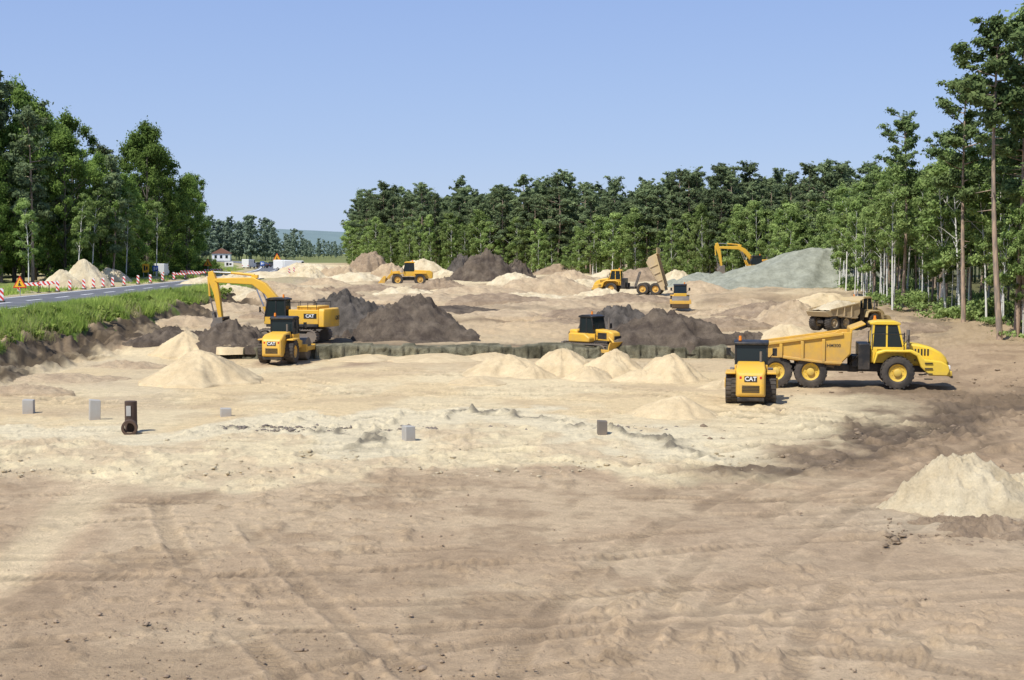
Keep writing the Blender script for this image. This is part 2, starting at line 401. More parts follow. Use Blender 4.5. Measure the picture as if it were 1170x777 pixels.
def excavator(name,label,loc,heading,body=YEL,txt=True,group=None,scale=1):
    rt=root(name,label,"excavator",loc,heading,group,scale)
    for y in (-1.25,1.25): track(rt,y,4.5,.98,.62)
    MB().bx(-1.2,1.2,-1.0,1.0,.45,.95).cyl((0,0,.9),(0,0,1.15),.75,n=28).obj("undercarriage",STEEL,rt,.03)
    MB().bx(-2.3,1.6,-1.45,1.45,1.12,1.32).obj("turntable_deck",BLK,rt,.03)
    eng=MB().bx(-2.35,-.1,-1.42,1.42,1.32,2.35).bx(-.1,1.5,-1.42,-.6,1.32,2.05).bx(-2.2,-.6,-1.1,1.1,2.35,2.6).obj("engine_housing",body,rt,.05)
    cw=MB(); n=8; A=[];
    for zz in (1.15,2.2,2.42):
        ring=[]; k=1 if zz<2.3 else .92
        ring.append((-2.36,-1.45*k,zz))
        for i in range(n+1):
            a=-1+2*i/n; ring.append((-2.75-.45*(1-a*a)*k,1.42*a*k,zz))
        ring.append((-2.36,1.45*k,zz)); A.append([cw.bm.verts.new(p) for p in ring])
    for a,b in zip(A[:-1],A[1:]):
        for i in range(len(a)): j=(i+1)%len(a); cw.bm.faces.new((a[i],a[j],b[j],b[i]))
    cw.bm.faces.new(A[0][::-1]); cw.bm.faces.new(A[-1])
    cw=cw.obj("counterweight",body,rt,.04)
    MB().bx(-2.2,-1.25,1.42,1.445,1.74,2.08).bx(-2.2,-1.25,-1.445,-1.42,1.74,2.08).obj("vent",BLK,eng,0)
    MB().cyl((-1.2,-.6,2.6),(-1.2,-.6,3.0),.08).obj("exhaust",STEEL,eng,0)
    hr=MB()
    for x0,x1,y in ((-2.2,-.2,1.35),(-2.2,1.3,-1.35)):
        hr.cyl((x0,y,2.85),(x1,y,2.85),.025,n=6)
        for x in np.linspace(x0,x1,4): hr.cyl((x,y,2.0),(x,y,2.85),.022,n=6)
    hr.obj("handrail",BLK,rt,0)
    cab(rt,.05,1.75,.5,1.45,1.3,1.85,3.0,body,rake=.2,frame=BLK,roofc=BLK)
    bo=MB().prism([(.25,1.95),(.45,1.5),(.95,1.72),(2.2,3.35),(3.2,4.05),(5.9,4.18),(6.15,4.34),(5.95,4.50),(4.6,4.55),(3.1,4.58),(2.2,4.15),(1.0,2.85)],-.22,.22).obj("boom",body,rt,.04)
    MB().cyl((1.7,-.42,1.4),(2.2,-.42,2.5),.10).cyl((1.7,.42,1.4),(2.2,.42,2.5),.10).cyl((3.1,0,4.74),(4.9,0,4.90),.09).obj("boom_cylinder",body,bo,0)
    MB().cyl((2.2,-.42,2.5),(2.75,-.42,3.75),.055).cyl((2.2,.42,2.5),(2.75,.42,3.75),.055).cyl((4.9,0,4.90),(6.5,0,4.95),.05).obj("hydraulic_rod",CHROME,bo,0)
    MB().bx(2.8,3.3,-.1,.1,4.52,4.76).obj("bracket",body,bo,.02)
    sk=MB().prism([(6.3,5.05),(6.66,4.95),(6.66,4.4),(6.25,3.4),(5.85,1.5),(5.58,1.5),(5.80,3.4),(5.95,4.2)],-.16,.16).obj("stick",body,rt,.04)
    MB().cyl((6.70,0,4.6),(6.60,0,3.2),.08).obj("bucket_cylinder",body,sk,0)
    MB().cyl((6.60,0,3.2),(6.3,0,2.0),.05).cyl((6.3,-.25,2.0),(6.3,.25,2.0),.07).prism([(6.2,2.05),(6.38,2.0),(6.25,1.3),(6.1,1.35)],-.22,-.14).prism([(6.2,2.05),(6.38,2.0),(6.25,1.3),(6.1,1.35)],.14,.22).obj("linkage",STEEL,sk,0)
    bk=MB()
    shell=[(5.35,1.75),(6.0,1.65),(6.3,1.15),(6.2,.5),(5.7,.05),(5.1,-.05)]
    shin=[(5.1,.05),(5.65,.15),(6.1,.55),(6.2,1.12),(5.93,1.55),(5.4,1.62)]
    bk.prism(shell+shin,-.56,.56)
    for y in (-.62,.57): bk.prism([(5.35,1.74),(5.99,1.64),(6.29,1.15),(6.19,.51),(5.7,.06),(5.1,-.04),(5.35,.9)],y,y+.05)
    for y in (-.5,-.25,0,.25,.5): bk.prism([(5.12,-.07),(5.12,.07),(4.85,-.02)],y-.05,y+.05)
    bk.obj("bucket",STEEL,rt,.01)
    if txt:
        lettering("CAT",.32,WHITE,eng,(-1.72,1.455,1.91),'left')
        lettering("CAT",.4,BLK,cw,(-3.24,0,1.75),'rear')
    return rt
def bulldozer(name,label,loc,heading,body=YEL,group=None,scale=1):
    rt=root(name,label,"bulldozer",loc,heading,group,scale)
    for y in (-1.05,1.05): track(rt,y,3.7,1.05,.6)
    MB().bx(-1.6,1.5,-.72,.72,.5,1.2).obj("chassis",BLK,rt,.03)
    hd=MB().loft([(.2,-.5,.5,1.2,2.05),(1.5,-.48,.48,1.15,1.95),(1.8,-.46,.46,1.15,1.82),(1.9,-.40,.40,1.15,1.65)]).obj("hood",body,rt,.08)
    MB().bx(1.86,1.95,-.34,.34,1.2,1.58).obj("grille",BLK,hd,.01)
    MB().bx(.5,1.3,.49,.51,1.35,1.8).bx(.5,1.3,-.51,-.49,1.35,1.8).obj("vent",BLK,hd,0)
    MB().prism([(-1.7,1.1),(.3,1.1),(.3,1.45),(-.2,1.75),(-1.7,1.75)],-1.32,-.7).prism([(-1.7,1.1),(.3,1.1),(.3,1.45),(-.2,1.75),(-1.7,1.75)],.7,1.32).obj("fender",body,rt,.08)
    MB().bx(-1.95,-1.2,-.9,.9,1.1,2.0).obj("fuel_tank",body,rt,.12)
    cab(rt,-1.15,.35,-.72,.72,1.2,1.75,2.9,body,rake=.25,frame=BLK,roofc=BLK)
    MB().cyl((.9,.3,1.9),(.9,.3,2.9),.07).obj("exhaust",STEEL,hd,0)
    bl=MB(); n=8; outer=[];inn=[]
    for i in range(n+1):
        a=-.75+1.5*i/n; outer.append((2.8-.7*math.cos(a)+.28,.62+.85*math.sin(a)))
        inn.append((2.7-.7*math.cos(a)+.28,.62+.85*math.sin(a)))
    bl.prism(outer+inn[::-1],-1.6,1.6).obj("blade",body,rt,.01)
    MB().bx(-.3,2.4,-1.5,-1.38,.4,.65).bx(-.3,2.4,1.38,1.5,.4,.65).cyl((1.6,-.6,1.5),(2.3,-.6,.9),.07).cyl((1.6,.6,1.5),(2.3,.6,.9),.07).obj("push_arm",body,rt,.02)
    MB().bx(-2.6,-1.8,-.6,.6,.7,.95).bx(-2.75,-2.55,-.9,.9,.75,1.05).prism([(-2.75,1.1),(-2.5,1.1),(-2.55,.3),(-2.35,.1),(-2.7,.2)],-.6,-.5).prism([(-2.75,1.1),(-2.5,1.1),(-2.55,.3),(-2.35,.1),(-2.7,.2)],.5,.6).obj("ripper_frame",STEEL,rt,.01)
    return rt
def roller(name,label,loc,heading,body=YEL,txt=True,group=None,scale=1):
    rt=root(name,label,"road roller",loc,heading,group,scale)
    for sd in (-1,1): wheel(rt,(-1.45,sd*.90,.76),.76,.55,body)
    MB().lathe([(0.001,-1.05),(.6,-1.05),(.74,-1.05),(.76,-1.02),(.76,1.02),(.74,1.05),(.6,1.05),(.001,1.05)],40,(1.75,0,.76)).obj("drum",STEEL,rt,0)
    MB().bx(.7,2.75,-1.28,-1.1,.65,.95).bx(.7,2.75,1.1,1.28,.65,.95).bx(2.58,2.78,-1.28,1.28,.6,1.0).bx(.6,.85,-1.28,1.28,.6,1.1).obj("drum_frame",body,rt,.03)
    MB().bx(-2.3,.6,-.5,.5,.55,1.0).bx(-1.6,-1.3,-.7,.7,.6,.9).obj("chassis",BLK,rt,.02)
    secs=[(-2.95,-.56,.56,.62,1.50),(-2.86,-.64,.64,.52,1.66),(-2.6,-.68,.68,.50,1.80),(-2.25,-.66,.66,.70,1.92),(-.75,-.64,.64,.95,2.02)]
    hd=MB().loft(secs).obj("hood",body,rt,.10)
    gr=MB()
    for i in range(5): gr.bx(-2.975,-2.93,-.40,.40,.74+i*.07,.775+i*.07)
    gr.obj("grille",BLK,hd,0)
    v=MB()
    for sd in (-1,1):
        for i in range(6): v.bx(-2.0+i*.16,-1.92+i*.16,sd*.665-.01,sd*.665+.01,1.55,1.85)
    v.obj("vent",BLK,hd,0)
    for sd in (-1,1): MB().box((-2.93,sd*.46,1.42),(.06,.10,.12)).obj("tail_light",RED,hd,.01)
    MB().bx(-2.1,-.6,-1.18,-.70,1.5,1.6).bx(-2.1,-.6,.70,1.18,1.5,1.6).obj("fender",body,rt,.03)
    MB().prism([(-.75,.9),(.75,.9),(.75,1.35),(-.75,1.6)],-.95,.95).obj("platform",body,rt,.03)
    MB().bx(-2.85,-2.35,-.62,.62,.32,.50).obj("bumper",BLK,rt,.03)
    cab(rt,-.7,.7,-.78,.78,1.35,1.85,2.78,body,rake=.1,frame=BLK,roofc=BLK)
    MB().cyl((-1.0,-.45,1.95),(-1.0,-.45,2.5),.06).obj("exhaust",STEEL,hd,0)
    if txt:
        MB().box((-2.958,0,1.36),(.02,.58,.26)).obj("name_plate",BLK,hd,0)
        lettering("CAT",.27,WHITE,hd,(-2.98,0,1.36),'rear')
    return rt
def loader(name,label,loc,heading,body=YEL,group=None):
    rt=root(name,label,"wheel loader",loc,heading,group)
    for x in (-1.6,1.6):
        for sd in (-1,1): wheel(rt,(x,sd*1.0,.82),.82,.62,body)
    MB().bx(-2.8,2.2,-.5,.5,.7,1.2).obj("chassis",BLK,rt,.03)
    hd=MB().loft([(-3.4,-.7,.7,1.0,1.9),(-3.0,-.85,.85,.95,2.1),(-.8,-.85,.85,1.15,2.2)]).obj("hood",body,rt,.06)
    MB().bx(-3.44,-3.38,-.55,.55,1.1,1.8).obj("grille",BLK,hd,0)
    MB().bx(-2.5,-.8,-1.32,-.85,1.65,1.78).bx(-2.5,-.8,.85,1.32,1.65,1.78).obj("fender",body,rt,.03)
    MB().bx(.8,2.3,-1.3,-.6,1.68,1.78).bx(.8,2.3,.6,1.3,1.68,1.78).obj("fender",body,rt,.03)
    cab(rt,-.85,.75,-.75,.75,1.3,2.0,3.2,body,rake=.2,frame=BLK,roofc=body)
    MB().prism([(1.0,1.1),(2.3,1.0),(2.2,1.8),(1.3,2.1)],-.45,.45).obj("front_frame",body,rt,.04)
    MB().prism([(1.4,1.75),(1.5,2.05),(2.4,1.95),(3.4,.8),(3.3,.5),(2.3,1.5)],-.6,-.45).prism([(1.4,1.75),(1.5,2.05),(2.4,1.95),(3.4,.8),(3.3,.5),(2.3,1.5)],.45,.6).prism([(2.3,2.2),(2.5,2.2),(2.8,.9),(2.65,.9)],-.1,.1).obj("lift_arm",body,rt,.02)
    MB().prism([(3.2,1.3),(3.4,.3),(3.5,.05),(4.6,.02),(4.6,.08),(3.6,.15),(3.45,.5),(3.4,1.1),(3.5,1.35)],-1.45,1.45).prism([(3.25,1.3),(3.45,.06),(4.55,.06),(3.55,1.33)],-1.5,-1.42).prism([(3.25,1.3),(3.45,.06),(4.55,.06),(3.55,1.33)],1.42,1.5).obj("bucket",body,rt,.01)
    return rt
def put(px,py): 
    x,y,z=GH(px,py); return (x,y,z)
excavator("excavator","yellow tracked excavator with arched boom digging dark soil",(-15.5,101.5,Hs(-15.5,101.5)),166,scale=1.0)
roller("road_roller","yellow soil compactor in front of the tracked excavator",(*G(326,413,0),0.0),82,scale=1.0)
dumper("dump_truck","yellow articulated dump truck with worn golden body on brown soil",'dump truck',(17.4,75.8,0.02),-10,YEL2,letter=("HM300","KOMATSU"),dumpmat=GOLD)
roller("road_roller","yellow soil compactor seen from its rear on pale sand",(*G(858,459,0),0.0),80)
bulldozer("bulldozer","small yellow bulldozer partly hidden behind sand heaps",(*G(682,407,0),0.0),-42,scale=.92)
loader("wheel_loader","yellow wheel loader with lowered bucket on sandy ground",put(467,326),185)
dumper("dump_truck","yellow articulated dump truck tipping its raised body",'dump truck',put(724,337),166,YEL,tip=66,dumpmat=YELD,scale=.88)
roller("road_roller","small yellow compactor standing by dark soil heaps",put(777,352),-95,txt=False,scale=.85)
dumper("dump_truck","dusty dump truck loaded with pale sand near the wood",'dump truck',put(966,377),35,YELD,load=SANDW,dumpmat=YELD,scale=.74)
excavator("excavator","yellow excavator on a grey gravel bank reaching down its arm",(36.2,208,3.3),186,txt=False,scale=1.0)
# ------------------------------------------------------------ ground
PIX_TR=[
 ([(-60,700),(30,640),(75,585),(120,545)],.0,.04,.9),
 ([(215,545),(235,600),(300,680),(420,790)],1.0,.045,.26),
 ([(-40,600),(160,585),(420,570),(760,562),(1200,575)],1.0,.04,.28),
 ([(-40,572),(200,566),(520,575),(860,580),(1200,560)],1.0,.04,.3),
 ([(640,800),(690,700),(790,610),(960,540),(1250,480)],1.05,.04,.3),
 ([(820,800),(880,690),(980,610),(1120,530),(1250,480)],1.05,.04,.3),
 ([(-40,725),(200,708),(520,700),(900,680),(1250,660)],1.0,.035,.3),
 ([(-40,650),(300,645),(620,630),(900,610),(1250,600)],1.0,.04,.3),
 ([(1200,770),(1000,735),(800,730),(500,760),(300,800)],1.0,.035,.3),
 ([(-60,455),(200,448),(420,462),(700,470),(900,478),(1060,488)],1.0,.08,.3),
 ([(-60,461),(200,454),(420,468),(700,476),(900,484),(1060,494)],1.0,.08,.3),
 ([(-60,467),(200,461),(420,474),(700,481),(900,489)],1.0,.08,.3),
 ([(-60,470),(180,440),(360,425),(560,430),(800,436)],1.0,.08,.3),
 ([(-40,440),(240,452),(520,440),(760,450),(870,470)],1.0,.08,.3),
 ([(-40,445),(240,458),(520,446),(760,456),(870,476)],1.0,.08,.3),
 ([(300,430),(420,446),(620,452),(800,462)],1.0,.08,.3),
 ([(380,520),(620,505),(860,505),(1020,480),(1200,440)],1.0,.08,.33),
 ([(700,540),(860,520),(1000,495),(1200,462)],1.0,.08,.33),
 ([(870,465),(960,470),(1040,488),(1000,505)],1.0,.08,.33),
 ([(840,475),(900,480),(980,484),(1060,492)],1.0,.08,.33),
 ([(-60,520),(200,508),(520,520),(860,528),(1200,545)],1.0,.05,.3),
 ([(-60,495),(200,491),(520,497),(860,507),(1100,500)],1.0,.06,.3),
 ([(330,415),(430,395),(560,400),(830,425)],1.0,.06,.3),
 ([(850,410),(960,400),(1200,405)],1.0,.08,.33),
 ([(850,398),(1000,385),(1200,392)],1.0,.08,.33),
 ([(400,380),(560,365),(700,350),(760,335)],1.0,.08,.35),
 ([(480,395),(640,375),(820,360),(960,352)],1.0,.08,.35),
]
def cr(P,n=8):
    P=[2*P[0]-P[1]]+list(P)+[2*P[-1]-P[-2]]; out=[]
    for i in range(1,len(P)-2):
        for k in range(n):
            t=k/n; out.append(0.5*((2*P[i])+(-P[i-1]+P[i+1])*t+(2*P[i-1]-5*P[i]+4*P[i+1]-P[i+2])*t*t+(-P[i-1]+3*P[i]-3*P[i+1]+P[i+2])*t**3))
    out.append(P[-2]); return np.array(out)
def build_ground():
    rows=list(np.linspace(-60,14,20)); y=15.0
    while y<210:
        rows.append(y); y+=min(max(0.045,y*y/(F*CH)*0.8),1.0)
    while y<3500: rows.append(y); y*=1.010 if y<500 else 1.06
    rows=np.array(rows)
    s=np.linspace(-1,1,1101)
    w=np.maximum(0.40*rows+3,9)[:,None]
    a=np.abs(s)[None,:]
    X=np.sign(s)[None,:]*(w*np.minimum(a,.88)/.88+np.maximum(a-.88,0)**2/.0144*(80+1.0*np.maximum(rows,0))[:,None])
    Y=np.repeat(rows[:,None],len(s),1)
    nr,nc=X.shape
    X=X.ravel();Y=Y.ravel()
    Z=H(X,Y)
    PX,PY=proj(X,Y,Z)
    vis=(Y>12)
    PYn=np.where(vis,PY,1500.); PXn=np.where(vis,PX,585.)
    onroad=np.abs(X-road_cx(Y))<5.3
    calm=1-sst(-np.abs(X-road_cx(Y)),-9,-5.2)
    far=sst(Y,150,400)
    nw=1-np.exp(-((Y-WY)/5)**2)*.85*(np.abs(X+2)<19)
    Z=Z+((fbm(X*.07,Y*.07,4,11)-.5)*.45*sst(Y,20,60)*nw+(fbm(X*.35,Y*.3,3,5)-.5)*.10*nw+(fbm(X*.12,Y*.06,4,15)-.5)*1.3*sst(Y,104,130)*(1-sst(Y,300,420))*(1-sst(X,28,36)))*calm
    wx=(fbm(X*.12,Y*.06,4,21)-.5); wx2=(fbm(X*.5,Y*.3,4,31)-.5)
    qy=PYn+(wx*.34+wx2*.16)*(PYn-283); qx=PXn+(wx2*90)
    n1=fbm(X*.25,Y*.12,5,41); n2=fbm(X*1.1,Y*.7,4,51); n3=fbm(X*.05,Y*.15,4,61); n4=fbm(X*4,Y*3,3,71); n5=fbm(X*.5,Y*.45,5,45); n6=fbm(X*.13,Y*.10,4,49); n7=fbm(X*2.3,Y*2.0,4,111)
    def c(*v): return np.array(v)[None,:]
    def mixc(A,B,t): return A*(1-t[:,None])+B*t[:,None]
    brown=c(.46,.342,.232); brownd=c(.25,.182,.122); tan=c(.57,.445,.305); cream=c(.69,.58,.39); sandy=c(.67,.53,.33); grey=c(.38,.335,.26); pale=c(.69,.60,.43); dark=c(.13,.10,.078)
    C=np.repeat(brown,len(X),0)
    def over(col,m):
        nonlocal C
        C=mixc(C,np.repeat(col,len(X),0),np.clip(m,0,1))
    over(tan, sst(n6+.35*(n2-.5),.44,.62)*.7)
    over(c(.36,.262,.175), sst(n5,.49,.64)*.65)
    over(brownd, sst(n2,.60,.76)*.40)
    over(brownd, sst(n7,.60,.72)*.28)
    over(c(.55,.425,.305), sst(qx,600,900)*sst(qy,560,620)*.3)
    over(cream, np.exp(-((PXn-(120-(PYn-545)*1.0))/34)**4)*sst(PYn,545,570)*(1-sst(PYn,640,700))*.6*(.6+.4*n1))
    over(grey, sst(qx,900,1050)*sst(qy,585,600)*(1-sst(qy,612,650))*.4)
    over(cream, sst(qy,490,502)*(1-sst(qy,536,552))*(1-sst(qx,820,960))*(.65+.35*sst(n2,.35,.55)))
    over(tan, sst(qy,500,510)*(1-sst(qy,536,552))*(1-sst(qx,820,960))*sst(n5,.5,.6)*.6)
    over(pale, sst(qy,472,482)*(1-sst(qy,498,508))*(1-sst(qx,820,900)))
    over(grey*.6, np.exp(-((qy-490)/3.0)**2)*sst(qx,160,240)*(1-sst(qx,760,860))*(.05+.95*sst(n5,.47,.56)))
    sandz=sst(qy,404,414)*(1-sst(qy,474,482))*(1-sst(qx,890,960))
    over(sandy, sandz*.95)
    over(cream, sandz*sst(n1,.42,.6)*.8)
    over(c(.52,.40,.265), sandz*sst(n3,.50,.64)*.6)
    over(c(.46,.35,.23), sandz*sst(n5,.56,.66)*.4)
    tongue=np.exp(-((qx-940)/125)**4-((qy-478)/14)**4)
    over(cream, tongue)
    rb=sst(qx,940,1000)*sst(qy,372,382)*(1-sst(qy,520,560))
    over(c(.43,.317,.213), rb*(1-tongue))
    over(c(.31,.222,.149), rb*(1-tongue)*sst(n5,.46,.6)*.7)
    over(c(.17,.124,.084), np.exp(-((qy-(534-(qx-780)*.17))/19)**2)*sst(qx,740,840)*.95*(.5+.5*sst(n2,.3,.55)))
    over(c(.18,.132,.09), np.exp(-((qy-(457-(qx-1000)*.02))/14)**2)*sst(qx,930,990)*.85)
    over(dark, np.exp(-((qy-(530-(qx-780)*.16))/6)**2)*sst(qx,780,880)*.6)
    pl=(1-sst(qy,392,402))
    over(c(.41,.31,.205), pl)
    over(c(.23,.18,.13), pl*sst(n1,.5,.62)*.75)
    over(c(.56,.445,.295), pl*sst(fbm(X*.08,Y*.05,4,81),.48,.60)*.85)
    over(c(.56,.425,.275), pl*np.exp(-((qx-600)/170)**4-((qy-372)/11)**2)*.7)
    over(tan, pl*np.exp(-((qx-620)/200)**4-((qy-345)/9)**2)*.8)
    farm=(1-sst(qy,330,342))
    over(cream, farm*sst(fbm(X*.04,Y*.03,4,91),.40,.52)*.9)
    over(c(.40,.30,.20), farm*sst(fbm(X*.06,Y*.04,4,97),.50,.60)*.7)
    ta,tb,tc_=terr(X,Y)
    fa=4*ta/.45*(1-ta/.45); fb_=4*tb/.55*(1-tb/.55); fc=4*tc_/.5*(1-tc_/.5)
    over(c(.20,.15,.105), np.clip(fa+fb_*.8,0,1)*sst(n1+.2*(n2-.5),.36,.5)*.8); over(cream,fc*sst(n1,.4,.55)*.8)
    over(c(.15,.12,.09), np.exp(-((qx-330)/130)**4-((qy-388)/12)**2)*.85)
    over(c(.52,.43,.31), np.exp(-((qx-60)/150)**4-((qy-430)/12)**2)*.6)
    over(c(.15,.12,.08), np.exp(-((X+2)/18)**8-((Y-WY-1.0)/2.0)**2)*.6)
    t=X-(road_cx(Y)+5.2)
    over(c(.08,.06,.042), sst(t+1.6*(n5-.5),5.7,6.4)*(1-sst(t+4*(n5-.5),8.8,11.0))*(1-sst(Y,165,195))*(.96-.3*sst(n2,.5,.65)))
    over(c(.42,.34,.24), sst(t,1.5,4.0)*(1-sst(t,8,12))*sst(Y,160,190)*.8)
    grass=(t<6.0+2.4*(n5-.5)*2)*(1-sst(Y,150,190)*sst(t,-1,2)*0.85)
    over(c(.15,.22,.045), grass*(.75+.25*n2))
    over(c(.36,.31,.20), grass*sst(n1,.57,.68)*.5)
    over(c(.52,.43,.30), (np.abs(t+12.6)<2.6)*.7)
    over(c(.57,.47,.32), np.exp(-((qx-110)/110)**4-((qy-318)/9)**2)*.85)
    over(c(.14,.14,.07), sst(X+ (n2-.5)*6,37,42)*sst(Y,20,60))
    over(c(.18,.20,.08), sst(Y,470,560))
    rough=.42+.65*sst(qy,650,770)*(1-.5*sst(qx,500,900))
    rid=1-np.abs(2*fbm(X*1.3,Y*1.1,4,101)-1)
    blob=np.maximum(n7-.53,0)
    zone=sst(fbm(X*.28,Y*.22,3,121),.42,.58)
    rel=(rid-.8)*.045*rough+blob*.80*rough*zone+(n4-.5)*.03+(n5-.5)*.08*(1-.4*far)
    rel=rel*(1-.5*sandz)
    lum=sst(qy,500,508)*(1-sst(qy,538,550))*(1-sst(qx,820,960))
    rel=rel+lum*np.maximum(fbm(X*1.6,Y*1.4,4,131)-.52,0)*.5
    grz=np.exp(-((qy-490)/3.0)**2)*sst(qx,150,260)*(1-sst(qx,740,860))
    rel=rel+grz*np.maximum(fbm(X*2.2,Y*1.8,4,141)-.46,0)*.8
    rr=rb*.4+np.exp(-((qy-(530-(qx-780)*.16))/18)**2)*sst(qx,740,820)*.8
    rel=rel+rr*(1-tongue)*np.maximum(fbm(X*1.4,Y*1.1,4,151)-.48,0)*.9
    rel=rel+pl*(1-far)*(fbm(X*.6,Y*.4,4,161)-.5)*.7*nw
    sc=sst(t,5.2,6.2)*(1-sst(t,9,12))*(1-sst(Y,165,195))
    rel=rel+sc*(fbm(X*1.0,Y*.8,4,171)-.5)*1.6
    for pts,gauge,dep,hw in PIX_TR:
        P=cr([np.array(G(*p)) for p in pts])
        A=P[:-1];B=P[1:]; L=np.linalg.norm(B-A,axis=1); S0=np.concatenate([[0],np.cumsum(L)])
        mask=np.where((X>P[:,0].min()-2.5)&(X<P[:,0].max()+2.5)&(Y>P[:,1].min()-2.5)&(Y<P[:,1].max()+2.5))[0]
        if not len(mask): continue
        bd=np.full(len(mask),9.);bs=np.zeros(len(mask))
        xm=X[mask];ym=Y[mask]
        for i in range(len(A)):
            d=(B[i]-A[i])/max(L[i],1e-6); rx=xm-A[i][0]; ry=ym-A[i][1]
            s_=np.clip(rx*d[0]+ry*d[1],0,L[i]); ex=rx-s_*d[0]; ey=ry-s_*d[1]; dd=np.hypot(ex,ey); m=dd<bd
            bd=np.where(m,dd,bd); bs=np.where(m,S0[i]+s_,bs)
        e=np.abs(bd-gauge)/hw*(1+.5*(fbm(xm*1.5,ym*1.5,2,195)-.5))
        fade=sst(fbm(xm*.3,ym*.25,3,191),.36,.54)
        lf=sst(fbm(xm*.7,ym*.6,2,197),.42,.6)
        ins=np.exp(-e**4)*fade; berm=np.exp(-((e-1.25)/.35)**2)*fade
        lug=(np.sin(bs*2*math.pi/.26+np.sign(bd-gauge)*e*2.2)>0.1)*lf
        rel[mask]=rel[mask]*(1-.7*ins)-ins*dep+ins*lug*.03+berm*dep*.6*(.4+1.2*n7[mask])
        dk=C[mask]; C[mask]=dk*(1-ins[:,None]*((.13+.06*lug[:,None]) if gauge>0 else -.18)+berm[:,None]*.07)
    Z=Z+rel*calm*(1-.7*far)
    Z=np.where(onroad,2.70,Z)
    C=C*np.array([1.02,1.0,.92])
    V=np.stack([X,Y,Z],1)
    idx=np.arange(nr*nc).reshape(nr,nc)
    Fc=np.stack([idx[:-1,:-1].ravel(),idx[:-1,1:].ravel(),idx[1:,1:].ravel(),idx[1:,:-1].ravel()],1)
    me=np_mesh("ground",V,Fc,GROUND,True)
    at=me.color_attributes.new("soil",'FLOAT_COLOR','POINT')
    at.data.foreach_set('color',np.concatenate([np.clip(C,0.01,.9),np.ones((len(X),1))],1).astype(np.float32).ravel())
    o=addobj("ground",me); o["kind"]="structure"
build_ground()
# ------------------------------------------------------------ road
def strip(name,off0,off1,y0,y1,z,mat,step=4,dash=None):
    V=[];Fc=[]
    def seg(a,b):
        ys=np.arange(a,b+.01,min(step,b-a)); base=len(V)
        for yy in ys:
            cx=float(road_cx(yy)); V.append((cx+off0,yy,z)); V.append((cx+off1,yy,z))
        for i in range(len(ys)-1): k=base+2*i; Fc.append((k,k+1,k+3,k+2))
    if dash:
        y=y0
        while y<y1: seg(y,y+dash[0]); y+=dash[0]+dash[1]
    else: seg(y0,y1)
    o=addobj(name,np_mesh(name,V,Fc,mat)); o["kind"]="structure"; return o
m,nt,b=newmat("asphalt"); geo=N(nt,'ShaderNodeNewGeometry'); no=N(nt,'ShaderNodeTexNoise'); no.inputs['Scale'].default_value=.35; no.inputs['Detail'].default_value=10; nt.links.new(geo.outputs['Position'],no.inputs['Vector'])
cr_=N(nt,'ShaderNodeValToRGB'); cr_.color_ramp.elements[0].color=(.10,.102,.108,1); cr_.color_ramp.elements[1].color=(.18,.18,.185,1); cr_.color_ramp.elements[0].position=.3; cr_.color_ramp.elements[1].position=.7
nt.links.new(no.outputs['Fac'],cr_.inputs[0]); nt.links.new(cr_.outputs[0],b.inputs['Base Color']); b.inputs['Roughness'].default_value=.75; ASPH=m
strip("road",-4.9,4.9,30,900,2.80,ASPH)
MARK=paint("road_marking_paint",(.85,.85,.83),dust=.0,rough=.7)
strip("road_marking",-4.4,-4.05,30,700,2.812,MARK); strip("road_marking",4.05,4.4,30,700,2.812,MARK)
strip("road_marking",-.16,.16,30,600,2.812,MARK,dash=(4,4))
# ------------------------------------------------------------ cut bank
def cutbank():
    x0,x1=-19.6,15.3
    xs=np.arange(x0,x1,.09); rows=9; V=[];Fc=[]
    for i,x in enumerate(xs):
        e=min(1,(x-x0)/.8,(x1-x)/.8)
        k=math.floor(x/.95+.15*math.sin(x)); fr=(x/.95+.15*math.sin(x))-k
        hk=_h(np.array([k]),np.array([3]),9)[0]
        top=(.88+.18*(hk-.5))*max(e,.05)+.22*(fbm([x*.6],[0],3,3)[0]-.5)
        rib=-.22*(fr<.2)+.22*(hk-.5)
        for r in range(rows):
            t=r/(rows-1)
            yy=WY-.75+.35*t+.35*(vn([x*1.1],[t*1.8],5)[0]-.5)+.2*(vn([x*5],[t*5],6)[0]-.5)+rib
            V.append((x,yy if t<.99 else yy+1.3,-.2+(top+.2)*min(1,t*1.02)))
    for i in range(len(xs)-1):
        for r in range(rows-1):
            a=i*rows+r; Fc.append((a,a+rows,a+rows+1,a+1))
    o=addobj("earth_bank",np_mesh("earth_bank",V,Fc,CLAY,False)); o["kind"]="structure"
cutbank()
